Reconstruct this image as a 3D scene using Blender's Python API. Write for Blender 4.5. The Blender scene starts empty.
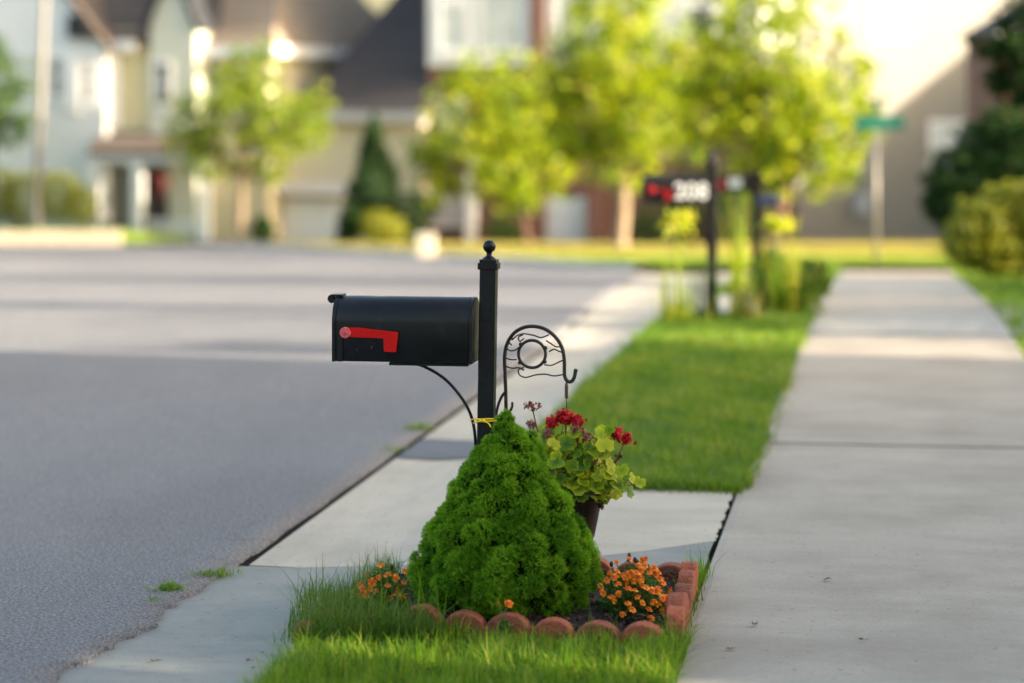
import bpy, math, random
import numpy as np
from mathutils import Vector, Matrix

# ------------------------------------------------------------------ camera, world, sun, exposure
SC = bpy.context.scene
COL = SC.collection
W, HH = 1024, 683
F = 85.0 / 36.0 * W            # focal length in pixels
EYE = 1.63                     # eye height over the sidewalk
HOR = 100.0                    # image row of the horizon
SUN_EL = math.radians(14.5)
SUN_U = (0.96, -0.28)          # horizontal direction towards the sun
cam_d = bpy.data.cameras.new('camera')
cam = bpy.data.objects.new('camera', cam_d)
COL.objects.link(cam)
cam.location = (0, 0, EYE)
cam.rotation_euler = (math.radians(90), 0, 0)
cam_d.lens = 85
cam_d.sensor_width = 36
cam_d.shift_y = -(341.5 - HOR) / W
cam_d.clip_end = 3000
cam_d.dof.use_dof = True
cam_d.dof.focus_distance = 7.8
cam_d.dof.aperture_fstop = 1.38
cam_d.dof.aperture_blades = 0
SC.camera = cam

world = bpy.data.worlds.new('World')
SC.world = world
world.use_nodes = True
wn = world.node_tree
sky = wn.nodes.new('ShaderNodeTexSky')
sky.sky_type = 'NISHITA'
sky.sun_disc = False
sky.sun_elevation = SUN_EL
sky.sun_rotation = math.atan2(SUN_U[0], SUN_U[1])
sky.air_density = 1.0
sky.dust_density = 4.0
sky.ozone_density = .6
bg = wn.nodes['Background']
bg.inputs['Strength'].default_value = 0.14
tint = wn.nodes.new('ShaderNodeMix')
tint.data_type = 'RGBA'
tint.blend_type = 'MULTIPLY'
tint.inputs[0].default_value = 1.0
tint.inputs[7].default_value = (1.07, 1.0, 0.90, 1)     # daylight white balance of the camera
wn.links.new(sky.outputs[0], tint.inputs[6])
wn.links.new(tint.outputs[2], bg.inputs['Color'])

sun_d = bpy.data.lights.new('sun', 'SUN')
sun_d.energy = 4.4
sun_d.angle = math.radians(0.5)
sun_d.color = (1.0, 0.84, 0.62)
sun = bpy.data.objects.new('sun', sun_d)
COL.objects.link(sun)
sdir = Vector((SUN_U[0] * math.cos(SUN_EL), SUN_U[1] * math.cos(SUN_EL), math.sin(SUN_EL)))
sun.rotation_euler = sdir.to_track_quat('Z', 'Y').to_euler()
sun.location = sdir * 60

SC.view_settings.view_transform = 'Standard'
SC.view_settings.look = 'None'
SC.view_settings.exposure = 2.3
SC.view_settings.gamma = 1
SC.render.engine = 'CYCLES'
SC.cycles.use_denoising = True
SC.cycles.max_bounces = 6
SC.cycles.transparent_max_bounces = 4
SC.cycles.sample_clamp_indirect = 6

# ------------------------------------------------------------------ helpers
rng = np.random.default_rng(7)
random.seed(7)
STREET = math.radians(-8.8)    # street frame: x across (right), y along the street
CS, SN = math.cos(STREET), math.sin(STREET)

def Tz(Y):
    """ground profile: level near the viewer, falling 5 percent past 18 m"""
    Y = np.asarray(Y, dtype=float)
    k = 1.6
    sp = np.where(Y - 18.6 > 40, Y - 18.6, k * np.log1p(np.exp(np.clip((Y - 18.6) / k, -50, 40))))
    return -0.05 * np.minimum(sp, 85.0)

def tz(Y):
    return float(Tz(Y))

def st(a, b):
    return (CS * a - SN * b, SN * a + CS * b)

def inv_st(X, Y):
    return (CS * X + SN * Y, -SN * X + CS * Y)

def at(px, py, Y):
    return Vector(((px - 512) * Y / F, Y, EYE - (py - HOR) * Y / F))

def gnd(px, Y, z=0.0):
    return Vector(((px - 512) * Y / F, Y, tz(Y) + z))

def link(o, parent=None):
    COL.objects.link(o)
    if parent is not None:
        o.parent = parent
    return o

def tag(o, label=None, cat=None, group=None, kind=None):
    if label: o['label'] = label
    if cat: o['category'] = cat
    if group: o['group'] = group
    if kind: o['kind'] = kind
    return o

def thing(name, label, cat, loc=(0, 0, 0), rotz=0.0, group=None):
    o = bpy.data.objects.new(name, None)
    o.empty_display_size = 0.1
    link(o)
    o.location = loc
    o.rotation_euler = (0, 0, rotz)
    return tag(o, label, cat, group)

def copy_tree(o, parent=None):
    c = o.copy()
    COL.objects.link(c)
    c.parent = parent
    for ch in list(o.children):
        copy_tree(ch, c)
    return c

class MB:
    def __init__(s):
        s.v = []; s.f = []; s.sm = []
    def add(s, vs, fs, smooth=False):
        n = len(s.v)
        s.v.extend([tuple(p) for p in vs])
        s.f.extend([tuple(i + n for i in q) for q in fs])
        s.sm.extend([smooth] * len(fs))
        return s
    def box(s, c, d, rz=0.0, mat=None):
        x, y, z = d[0] / 2, d[1] / 2, d[2] / 2
        ps = [Vector((i, j, k)) for k in (-z, z) for j in (-y, y) for i in (-x, x)]
        R = Matrix.Rotation(rz, 3, 'Z') if mat is None else mat
        ps = [R @ p + Vector(c) for p in ps]
        return s.add(ps, [(0, 2, 3, 1), (4, 5, 7, 6), (0, 1, 5, 4), (2, 6, 7, 3), (0, 4, 6, 2), (1, 3, 7, 5)])
    def span(s, x0, x1, y0, y1, z0, z1):
        return s.box(((x0 + x1) / 2, (y0 + y1) / 2, (z0 + z1) / 2), (abs(x1 - x0), abs(y1 - y0), abs(z1 - z0)))
    def tube(s, pts, r, n=8, cap=True):
        pts = [Vector(p) for p in pts]
        if not hasattr(r, '__len__'): r = [r] * len(pts)
        vs, fs = [], []
        prev = None
        for i, p in enumerate(pts):
            t = (pts[min(i + 1, len(pts) - 1)] - pts[max(i - 1, 0)]).normalized()
            if prev is None:
                up = Vector((0, 0, 1)) if abs(t.z) < .9 else Vector((0, 1, 0))
                a = t.cross(up).normalized()
            else:
                a = (prev - t * prev.dot(t))
                a = a.normalized() if a.length > 1e-6 else t.orthogonal().normalized()
            prev = a
            b = t.cross(a)
            for k in range(n):
                th = 2 * math.pi * k / n
                vs.append(p + (a * math.cos(th) + b * math.sin(th)) * r[i])
        for i in range(len(pts) - 1):
            for k in range(n):
                k2 = (k + 1) % n
                fs.append((i * n + k, i * n + k2, (i + 1) * n + k2, (i + 1) * n + k))
        s.add(vs, fs, True)
        if cap:
            m = len(pts) - 1
            base = len(s.v) - len(vs)
            s.f.append(tuple(base + k for k in reversed(range(n)))); s.sm.append(False)
            s.f.append(tuple(base + m * n + k for k in range(n))); s.sm.append(False)
        return s
    def lathe(s, c, prof, n=24, smooth=True):
        vs, fs = [], []
        for (r, z) in prof:
            for k in range(n):
                th = 2 * math.pi * k / n
                vs.append((c[0] + r * math.cos(th), c[1] + r * math.sin(th), c[2] + z))
        for i in range(len(prof) - 1):
            for k in range(n):
                k2 = (k + 1) % n
                fs.append((i * n + k, i * n + k2, (i + 1) * n + k2, (i + 1) * n + k))
        return s.add(vs, fs, smooth)
    def ball(s, c, r, n=16, sc=(1, 1, 1)):
        prof = []
        vs, fs = [], []
        m = n // 2
        for i in range(m + 1):
            ph = -math.pi / 2 + math.pi * i / m
            for k in range(n):
                th = 2 * math.pi * k / n
                vs.append((c[0] + sc[0] * r * math.cos(ph) * math.cos(th), c[1] + sc[1] * r * math.cos(ph) * math.sin(th), c[2] + sc[2] * r * math.sin(ph)))
        for i in range(m):
            for k in range(n):
                k2 = (k + 1) % n
                fs.append((i * n + k, i * n + k2, (i + 1) * n + k2, (i + 1) * n + k))
        return s.add(vs, fs, True)
    def prism(s, poly, o, ux, uy, depth):
        """polygon in the plane (ux, uy) at o, extruded by the vector depth"""
        o, ux, uy, dv = Vector(o), Vector(ux), Vector(uy), Vector(depth)
        n = len(poly)
        a = [o + ux * p[0] + uy * p[1] for p in poly]
        vs = a + [p + dv for p in a]
        fs = [tuple(range(n))[::-1], tuple(range(n, 2 * n))]
        fs += [(i, (i + 1) % n, n + (i + 1) % n, n + i) for i in range(n)]
        return s.add(vs, fs)
    def build(s, name, mat, parent=None, bevel=0.0, off=None):
        me = bpy.data.meshes.new(name)
        v = s.v if off is None else [(p[0] - off[0], p[1] - off[1], p[2] - off[2]) for p in s.v]
        me.from_pydata(v, [], s.f)
        me.polygons.foreach_set('use_smooth', s.sm)
        me.materials.append(mat)
        import bmesh
        bm = bmesh.new(); bm.from_mesh(me)
        bmesh.ops.recalc_face_normals(bm, faces=bm.faces)
        bm.to_mesh(me); bm.free()
        me.update()
        o = link(bpy.data.objects.new(name, me), parent)
        if bevel:
            md = o.modifiers.new('bevel', 'BEVEL'); md.width = bevel; md.segments = 2; md.limit_method = 'ANGLE'
        return o

def np_mesh(name, V, Q, mat, parent=None, rnd=None, smooth=False, off=None):
    V = np.asarray(V, dtype=np.float32)
    if off is not None: V = V - np.asarray(off, dtype=np.float32)
    Q = np.asarray(Q, dtype=np.int32)
    me = bpy.data.meshes.new(name)
    k = Q.shape[1]
    me.vertices.add(len(V)); me.vertices.foreach_set('co', V.ravel())
    me.loops.add(Q.size); me.loops.foreach_set('vertex_index', Q.ravel())
    me.polygons.add(len(Q)); me.polygons.foreach_set('loop_start', np.arange(0, Q.size, k, dtype=np.int32))
    if smooth: me.polygons.foreach_set('use_smooth', np.ones(len(Q), dtype=bool))
    if rnd is not None:
        at_ = me.attributes.new('rnd', 'FLOAT', 'POINT')
        at_.data.foreach_set('value', np.asarray(rnd, dtype=np.float32))
    me.materials.append(mat)
    me.update(calc_edges=True); me.validate()
    return link(bpy.data.objects.new(name, me), parent)

def grass_arrays(roots, h, wd, lean, rg, segs=3, rnd=None):
    """tapered bending blades; arrays of vertices, quads and one random value per blade"""
    n = len(roots)
    ang = rg.uniform(0, 2 * math.pi, n)
    d = np.stack([np.cos(ang), np.sin(ang), np.zeros(n)], 1)
    fa = ang + math.pi / 2 + rg.normal(0, .5, n)
    s_ = np.stack([np.cos(fa), np.sin(fa), np.zeros(n)], 1)
    rows = []
    for i in range(segs + 1):
        t = i / segs
        p = roots + d * (lean * h * t * t)[:, None]
        p[:, 2] += h * (t - 0.35 * np.clip(lean, 0, 1) * t * t)
        w_ = wd * (1 - t) ** .7 if i < segs else wd * .06
        rows.append(p - s_ * (w_ / 2)[:, None] if True else 0)
        rows.append(p + s_ * (w_ / 2)[:, None])
    V = np.stack(rows, 1).reshape(-1, 3)
    m = 2 * (segs + 1)
    b = (np.arange(n) * m)[:, None, None]
    q = np.array([[2 * i, 2 * i + 1, 2 * i + 3, 2 * i + 2] for i in range(segs)])[None]
    Q = (b + q).reshape(-1, 4)
    r = rg.random(n) if rnd is None else rnd
    return V, Q, np.repeat(r, m)

def leaf_arrays(P, size, rg, nrm=None, jitter=1.0, aspect=.55, rnd=None):
    n = len(P)
    size = np.broadcast_to(size, (n,))
    v = rg.normal(0, 1, (n, 3))
    if nrm is not None: v = nrm + v * jitter
    v /= np.linalg.norm(v, axis=1)[:, None] + 1e-9
    t = rg.normal(0, 1, (n, 3))
    t -= v * (t * v).sum(1)[:, None]
    t /= np.linalg.norm(t, axis=1)[:, None] + 1e-9
    s_ = np.cross(v, t)
    L = (size * .5)[:, None]; Wd = (size * .5 * aspect)[:, None]
    V = np.stack([P - t * L, P + s_ * Wd + v * L * .15 - t * L * .1, P + t * L, P - s_ * Wd + v * L * .15 - t * L * .1], 1).reshape(-1, 3)
    Q = np.arange(4 * n).reshape(-1, 4)
    r = rg.random(n) if rnd is None else rnd
    return V, Q, np.repeat(r, 4)

def merge(parts):
    Vs, Qs, Rs, k = [], [], [], 0
    for V, Q, R in parts:
        Vs.append(V); Qs.append(Q + k); Rs.append(R); k += len(V)
    return np.concatenate(Vs), np.concatenate(Qs), np.concatenate(Rs)

# ------------------------------------------------------------------ materials
def lin(r, g, b):
    f = lambda c: (c / 255 / 12.92) if c <= 10 else ((c / 255 + .055) / 1.055) ** 2.4
    return (f(r), f(g), f(b), 1)

def new_mat(name):
    m = bpy.data.materials.new(name); m.use_nodes = True
    nt = m.node_tree
    return m, nt, nt.nodes['Principled BSDF']

def ramp(nt, stops):
    r = nt.nodes.new('ShaderNodeValToRGB')
    e = r.color_ramp.elements
    while len(e) < len(stops): e.new(.5)
    for i, (p, c) in enumerate(stops):
        e[i].position = p; e[i].color = c if len(c) == 4 else (*c, 1)
    return r

def noise(nt, scale, detail=4, rough=.6, stretch=None, coord='Object'):
    tc = nt.nodes.new('ShaderNodeTexCoord')
    mp = nt.nodes.new('ShaderNodeMapping')
    if stretch: mp.inputs['Scale'].default_value = stretch
    nt.links.new(tc.outputs[coord], mp.inputs['Vector'])
    n = nt.nodes.new('ShaderNodeTexNoise')
    n.inputs['Scale'].default_value = scale; n.inputs['Detail'].default_value = detail; n.inputs['Roughness'].default_value = rough
    nt.links.new(mp.outputs[0], n.inputs['Vector'])
    return n

def mixc(nt, a, b, fac, mode='MIX'):
    m = nt.nodes.new('ShaderNodeMix'); m.data_type = 'RGBA'; m.blend_type = mode
    for sock, val in ((m.inputs[6], a), (m.inputs[7], b), (m.inputs[0], fac)):
        if hasattr(val, 'is_linked') or hasattr(val, 'links'): nt.links.new(val, sock)
        else: sock.default_value = val
    return m.outputs[2]

def surf(name, c1, c2, scale=4, rough=.7, bump=0.0, bscale=80, stretch=None, c3=None, metallic=0.0, spec=.5, detail=5):
    m, nt, p = new_mat(name)
    n = noise(nt, scale, detail, .6, stretch)
    stops = [(.32, c1), (.68, c2)] if c3 is None else [(.3, c1), (.5, c2), (.72, c3)]
    r = ramp(nt, stops)
    nt.links.new(n.outputs[0], r.inputs[0]); nt.links.new(r.outputs[0], p.inputs['Base Color'])
    p.inputs['Roughness'].default_value = rough; p.inputs['Metallic'].default_value = metallic
    p.inputs['Specular IOR Level'].default_value = spec
    if bump:
        n2 = noise(nt, bscale, 3, .6)
        b = nt.nodes.new('ShaderNodeBump'); b.inputs['Strength'].default_value = bump; b.inputs['Distance'].default_value = .01
        nt.links.new(n2.outputs[0], b.inputs['Height']); nt.links.new(b.outputs[0], p.inputs['Normal'])
    return m

def foliage(name, stops, trans=.35, rough=.5, spec=.3):
    m, nt, p = new_mat(name)
    a = nt.nodes.new('ShaderNodeAttribute'); a.attribute_name = 'rnd'
    r = ramp(nt, stops)
    nt.links.new(a.outputs['Fac'], r.inputs[0]); nt.links.new(r.outputs[0], p.inputs['Base Color'])
    p.inputs['Roughness'].default_value = rough; p.inputs['Specular IOR Level'].default_value = spec
    if trans:
        t = nt.nodes.new('ShaderNodeBsdfTranslucent')
        br = mixc(nt, r.outputs[0], (1.0, 1.0, .35, 1), 1.0, 'MULTIPLY')
        g = nt.nodes.new('ShaderNodeGamma'); g.inputs[1].default_value = .8
        nt.links.new(br, g.inputs[0]); nt.links.new(g.outputs[0], t.inputs['Color'])
        mx = nt.nodes.new('ShaderNodeMixShader'); mx.inputs[0].default_value = trans
        nt.links.new(p.outputs[0], mx.inputs[1]); nt.links.new(t.outputs[0], mx.inputs[2])
        nt.links.new(mx.outputs[0], nt.nodes['Material Output'].inputs[0])
    return m

def siding(name, col, gap=.16, dark=.75):
    """painted lap siding: one board every gap metres, made by bump and a thin lap line"""
    m, nt, p = new_mat(name)
    tc = nt.nodes.new('ShaderNodeTexCoord'); sx = nt.nodes.new('ShaderNodeSeparateXYZ')
    nt.links.new(tc.outputs['Object'], sx.inputs[0])
    d = nt.nodes.new('ShaderNodeMath'); d.operation = 'DIVIDE'; d.inputs[1].default_value = gap
    nt.links.new(sx.outputs['Z'], d.inputs[0])
    fr = nt.nodes.new('ShaderNodeMath'); fr.operation = 'FRACT'; nt.links.new(d.outputs[0], fr.inputs[0])
    n = noise(nt, 3, 4)
    r = ramp(nt, [(.3, tuple(c * .9 for c in col[:3])), (.7, tuple(min(1, c * 1.05) for c in col[:3]))])
    nt.links.new(n.outputs[0], r.inputs[0]); nt.links.new(r.outputs[0], p.inputs['Base Color'])
    b = nt.nodes.new('ShaderNodeBump'); b.inputs['Strength'].default_value = .8; b.inputs['Distance'].default_value = .02
    nt.links.new(fr.outputs[0], b.inputs['Height']); nt.links.new(b.outputs[0], p.inputs['Normal'])
    p.inputs['Roughness'].default_value = .65
    return m

def bricks(name, c1, c2, mortar, scale=1.0):
    m, nt, p = new_mat(name)
    tc = nt.nodes.new('ShaderNodeTexCoord'); sx = nt.nodes.new('ShaderNodeSeparateXYZ'); cb = nt.nodes.new('ShaderNodeCombineXYZ')
    nt.links.new(tc.outputs['Object'], sx.inputs[0])
    ad = nt.nodes.new('ShaderNodeMath'); ad.operation = 'ADD'
    nt.links.new(sx.outputs['X'], ad.inputs[0]); nt.links.new(sx.outputs['Y'], ad.inputs[1])
    nt.links.new(ad.outputs[0], cb.inputs['X']); nt.links.new(sx.outputs['Z'], cb.inputs['Y'])
    bt = nt.nodes.new('ShaderNodeTexBrick')
    bt.inputs['Color1'].default_value = c1; bt.inputs['Color2'].default_value = c2; bt.inputs['Mortar'].default_value = mortar
    bt.inputs['Scale'].default_value = scale; bt.inputs['Brick Width'].default_value = .23; bt.inputs['Row Height'].default_value = .075; bt.inputs['Mortar Size'].default_value = .008
    nt.links.new(cb.outputs[0], bt.inputs['Vector']); nt.links.new(bt.outputs['Color'], p.inputs['Base Color'])
    p.inputs['Roughness'].default_value = .85
    return m

def shingles(name, c1, c2):
    m, nt, p = new_mat(name)
    n = noise(nt, 6, 5); n2 = noise(nt, 2.2, 2, .5, (.25, 1, 4))
    r = ramp(nt, [(.3, c1), (.7, c2)])
    nt.links.new(n.outputs[0], r.inputs[0])
    r2 = ramp(nt, [(.35, (.75, .75, .75)), (.65, (1.1, 1.1, 1.1))]); nt.links.new(n2.outputs[0], r2.inputs[0])
    nt.links.new(mixc(nt, r.outputs[0], r2.outputs[0], 1.0, 'MULTIPLY'), p.inputs['Base Color'])
    p.inputs['Roughness'].default_value = .9
    return m

M = {}
# asphalt: fine aggregate speckle, broad wear
def asphalt():
    m, nt, p = new_mat('asphalt')
    n1 = noise(nt, 95, 3, .8); n2 = noise(nt, .5, 5, .6, (1, .35, 1)); v = nt.nodes.new('ShaderNodeTexVoronoi')
    v.inputs['Scale'].default_value = 130
    tc = nt.nodes.new('ShaderNodeTexCoord'); nt.links.new(tc.outputs['Object'], v.inputs['Vector'])
    r1 = ramp(nt, [(.36, (.046, .049, .058)), (.50, (.124, .126, .138)), (.66, (.285, .288, .305))]); nt.links.new(n1.outputs[0], r1.inputs[0])
    r2 = ramp(nt, [(.3, (.82, .82, .84)), (.7, (1.12, 1.11, 1.1))]); nt.links.new(n2.outputs[0], r2.inputs[0])
    c = mixc(nt, r1.outputs[0], r2.outputs[0], 1.0, 'MULTIPLY')
    r3 = ramp(nt, [(.0, (.7, .7, .7)), (.6, (1.15, 1.15, 1.15))]); nt.links.new(v.outputs['Distance'], r3.inputs[0])
    c = mixc(nt, c, r3.outputs[0], .6, 'MULTIPLY')
    n7 = noise(nt, .22, 3, .5, (1, .5, 1)); r7 = ramp(nt, [(.42, (.86, .86, .87)), (.46, (1, 1, 1)), (.62, (1.02, 1.02, 1.02)), (.66, (1.16, 1.15, 1.13))]); nt.links.new(n7.outputs[0], r7.inputs[0])
    c = mixc(nt, c, r7.outputs[0], .8, 'MULTIPLY')
    n8 = noise(nt, .55, 7, .62); r8 = ramp(nt, [(.496, (0, 0, 0)), (.5, (.75,) * 3), (.504, (0, 0, 0))]); nt.links.new(n8.outputs[0], r8.inputs[0])
    n9 = noise(nt, .2, 2); r9 = ramp(nt, [(.5, (0, 0, 0)), (.58, (1, 1, 1))]); nt.links.new(n9.outputs[0], r9.inputs[0])
    c = mixc(nt, c, (.03, .03, .032, 1), mixc(nt, r8.outputs[0], r9.outputs[0], 1.0, 'MULTIPLY'))
    n10 = noise(nt, 1.1, 3); r10 = ramp(nt, [(.68, (0, 0, 0)), (.76, (.45,) * 3)]); nt.links.new(n10.outputs[0], r10.inputs[0])
    c = mixc(nt, c, (.05, .05, .054, 1), r10.outputs[0])
    nt.links.new(c, p.inputs['Base Color']); p.inputs['Roughness'].default_value = .82
    b = nt.nodes.new('ShaderNodeBump'); b.inputs['Strength'].default_value = .7; b.inputs['Distance'].default_value = .006
    nt.links.new(n1.outputs[0], b.inputs['Height']); nt.links.new(b.outputs[0], p.inputs['Normal'])
    return m
M['asphalt'] = asphalt()

def concrete(name, c1, c2, stain, streak=(.7, 4.5, 1), amount=.6):
    m, nt, p = new_mat(name)
    n1 = noise(nt, 1.6, 6, .65, streak); n2 = noise(nt, 120, 3, .7); n3 = noise(nt, 1.3, 5, .65)
    r1 = ramp(nt, [(.3, c1), (.7, c2)]); nt.links.new(n1.outputs[0], r1.inputs[0])
    r2 = ramp(nt, [(.3, (.82, .82, .82)), (.7, (1.1, 1.1, 1.1))]); nt.links.new(n2.outputs[0], r2.inputs[0])
    c = mixc(nt, r1.outputs[0], r2.outputs[0], .8, 'MULTIPLY')
    r3 = ramp(nt, [(.42, (0, 0, 0)), (.75, (amount,) * 3)]); nt.links.new(n3.outputs[0], r3.inputs[0])
    c = mixc(nt, c, stain, r3.outputs[0])
    n4 = noise(nt, 42, 2, .5); r4 = ramp(nt, [(.66, (0, 0, 0)), (.74, (.55,) * 3)]); nt.links.new(n4.outputs[0], r4.inputs[0])
    c = mixc(nt, c, (.075, .065, .055, 1), r4.outputs[0])
    n5 = noise(nt, .7, 6, .7); r5 = ramp(nt, [(.497, (0, 0, 0)), (.5, (.5,) * 3), (.503, (0, 0, 0))]); nt.links.new(n5.outputs[0], r5.inputs[0])
    n6 = noise(nt, .35, 2); r6 = ramp(nt, [(.5, (0, 0, 0)), (.6, (1, 1, 1))]); nt.links.new(n6.outputs[0], r6.inputs[0])
    cr = mixc(nt, r5.outputs[0], r6.outputs[0], 1.0, 'MULTIPLY')
    c = mixc(nt, c, (.06, .05, .04, 1), cr)
    nt.links.new(c, p.inputs['Base Color']); p.inputs['Roughness'].default_value = .85
    b = nt.nodes.new('ShaderNodeBump'); b.inputs['Strength'].default_value = .25; b.inputs['Distance'].default_value = .004
    nt.links.new(n2.outputs[0], b.inputs['Height']); nt.links.new(b.outputs[0], p.inputs['Normal'])
    return m
M['walk'] = concrete('sidewalk_concrete', (.285, .258, .219), (.355, .322, .274), (.185, .158, .128, 1), (.9, 2.6, 1), .7)
M['walk_light'] = concrete('pale_concrete', (.345, .32, .28), (.42, .395, .35), (.26, .255, .245, 1))
M['walk_dark'] = concrete('weathered_concrete', (.24, .235, .22), (.31, .30, .28), (.17, .165, .15, 1))
M['apron'] = concrete('apron_concrete', (.37, .338, .28), (.45, .415, .345), (.28, .255, .21, 1), (1.5, 5, 1))
M['gutter'] = concrete('gutter_concrete', (.36, .33, .275), (.44, .405, .34), (.26, .235, .195, 1), (5, 1.2, 1))
M['slurry'] = concrete('blue_grey_concrete', (.155, .172, .170), (.215, .226, .218), (.29, .28, .25, 1), (1.1, 5, 1), .8)
M['kerb'] = concrete('kerb_concrete', (.40, .37, .32), (.50, .47, .41), (.3, .28, .25, 1))
M['wall_stone'] = concrete('tan_wall_block', (.32, .27, .205), (.42, .36, .28), (.24, .2, .16, 1))
M['joint'] = surf('joint_dirt', (.004, .0035, .003), (.012, .010, .008), 40, .95, spec=.1)
M['soil'] = surf('mulch_soil', (.012, .008, .007), (.045, .028, .022), 30, .95, .8, 60)
M['turf'] = surf('turf', (.035, .075, .012), (.09, .14, .022), 9, .95, .8, 60, None, (.13, .15, .04))
M['sunlit_dry_turf'] = surf('sunlit_dry_turf', (.12, .13, .02), (.24, .20, .035), 2.5, .95, .5, 40, None, (.32, .24, .05))  # dryish far lawn with sunlit gold put into the colour
M['terrain'] = surf('terrain_grass', (.05, .085, .02), (.10, .13, .03), 1.5, .95, .4, 30)

M['black'] = None
def powder():
    m, nt, p = new_mat('black_powder_coat')
    n = noise(nt, 9, 5, .65); r = ramp(nt, [(.35, (.0018, .0030, .0056)), (.7, (.0038, .0056, .0095))])
    nt.links.new(n.outputs[0], r.inputs[0]); nt.links.new(r.outputs[0], p.inputs['Base Color'])
    r2 = ramp(nt, [(.3, (.28,) * 3), (.75, (.48,) * 3)]); nt.links.new(n.outputs[0], r2.inputs[0]); nt.links.new(r2.outputs[0], p.inputs['Roughness']); p.inputs['Specular IOR Level'].default_value = .3
    n3 = noise(nt, 22, 7, .75); r3 = ramp(nt, [(.55, (0, 0, 0)), (.72, (.5,) * 3)]); nt.links.new(n3.outputs[0], r3.inputs[0])
    nt.links.new(mixc(nt, r.outputs[0], (.024, .028, .034, 1), r3.outputs[0]), p.inputs['Base Color'])
    n2 = noise(nt, 400, 2); b = nt.nodes.new('ShaderNodeBump'); b.inputs['Strength'].default_value = .08; b.inputs['Distance'].default_value = .002
    nt.links.new(n2.outputs[0], b.inputs['Height']); nt.links.new(b.outputs[0], p.inputs['Normal'])
    return m
M['black'] = powder()
M['red'] = surf('red_flag_plastic', lin(190, 8, 12), lin(214, 14, 18), 14, .45, spec=.2)
M['red_dull'] = surf('aged_red_plastic', lin(120, 14, 24), lin(150, 22, 32), 6, .6, spec=.2)
M['pink'] = surf('faded_red_plastic', lin(200, 70, 80), lin(222, 110, 112), 40, .6)
M['scuff'] = surf('scuffed_paint', (.02, .022, .026), (.045, .047, .05), 60, .7)
M['iron'] = surf('black_iron', (.008, .008, .009), (.02, .018, .017), 50, .55, .2, 300)
M['rust'] = surf('rusty_iron', lin(70, 48, 40), lin(104, 72, 60), 60, .8)
M['yellow_tie'] = surf('yellow_ribbon', lin(225, 190, 20), lin(245, 215, 50), 20, .5)
M['pot'] = surf('brown_plastic', lin(48, 38, 34), lin(66, 52, 46), 12, .55)
M['edging'] = surf('red_edging_concrete', (.165, .042, .025), (.31, .092, .052), 22, .9, .7, 110, None, (.21, .058, .034), detail=8)
def vary(m):
    nt = m.node_tree; oi = nt.nodes.new('ShaderNodeObjectInfo')
    mu = nt.nodes.new('ShaderNodeMath'); mu.operation = 'MULTIPLY'; mu.inputs[1].default_value = 50; nt.links.new(oi.outputs['Random'], mu.inputs[0])
    for n in [n for n in nt.nodes if n.type == 'MAPPING']: nt.links.new(mu.outputs[0], n.inputs['Location'])
    p = nt.nodes['Principled BSDF']; src = p.inputs['Base Color'].links[0].from_socket
    r = ramp(nt, [(0, (.72, .76, .8)), (.5, (1, 1, 1)), (1, (1.3, 1.15, 1.05))]); nt.links.new(oi.outputs['Random'], r.inputs[0])
    c = mixc(nt, src, r.outputs[0], 1.0, 'MULTIPLY')
    n2 = noise(nt, 26, 5, .7); nt.links.new(mu.outputs[0], n2.inputs['Vector'].links[0].from_node.inputs['Location'])
    r2 = ramp(nt, [(.56, (0, 0, 0)), (.66, (.6,) * 3)]); nt.links.new(n2.outputs[0], r2.inputs[0])
    nt.links.new(mixc(nt, c, (.045, .032, .025, 1), r2.outputs[0]), p.inputs['Base Color'])
vary(M['edging'])
M['bark'] = surf('bark', lin(96, 84, 70), lin(146, 130, 110), 12, .95, .6, 30, (1, 1, .2))
M['bark_dark'] = surf('dark_bark', lin(52, 40, 34), lin(84, 64, 52), 12, .95, .6, 30, (1, 1, .2))
M['stem'] = surf('green_stem', lin(70, 96, 40), lin(110, 130, 60), 20, .7)
M['red_stem'] = surf('reddish_stem', lin(110, 60, 50), lin(140, 96, 70), 20, .7)
M['grass'] = foliage('grass_blades', [(0, (.042, .125, .006)), (.45, (.105, .24, .009)), (.82, (.21, .34, .016)), (1, (.40, .37, .08))], .5)
M['lawn'] = foliage('lawn_blades', [(0, (.042, .115, .009)), (.45, (.100, .208, .013)), (.8, (.18, .275, .026)), (1, (.34, .33, .08))], .45)
M['gold_grass'] = foliage('sunlit_dry_blades', [(0, (.16, .19, .04)), (.5, (.34, .31, .075)), (1, (.52, .42, .13))], .4)  # dry blades; on the far lawn the gold also paints in sunlight
M['tall_grass'] = foliage('tall_grass_blades', [(0, (.03, .085, .012)), (.6, (.075, .165, .018)), (1, (.18, .25, .05))], .4)
M['spruce'] = foliage('spruce_needles', [(0, (.014, .065, .005)), (.42, (.058, .20, .008)), (1, (.25, .48, .024))], .3, .6, .15)
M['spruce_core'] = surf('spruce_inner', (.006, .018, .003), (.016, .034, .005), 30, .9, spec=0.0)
M['maple'] = foliage('maple_leaves', [(0, (.030, .085, .005)), (.4, (.155, .25, .004)), (.8, (.36, .43, .005)), (1, (.50, .52, .012))], .4)
M['left_leaves'] = foliage('pale_tree_leaves', [(0, (.04, .10, .010)), (.5, (.17, .26, .016)), (1, (.36, .41, .03))], .5)
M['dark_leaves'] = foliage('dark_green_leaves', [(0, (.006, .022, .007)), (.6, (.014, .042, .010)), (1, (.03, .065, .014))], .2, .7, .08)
M['mid_leaves'] = foliage('mid_green_leaves', [(0, (.025, .07, .012)), (.6, (.055, .12, .02)), (1, (.11, .18, .03))], .35)
M['gold_leaves'] = foliage('golden_shrub_leaves', [(0, (.09, .13, .010)), (.6, (.22, .24, .014)), (1, (.36, .34, .03))], .35)
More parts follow.
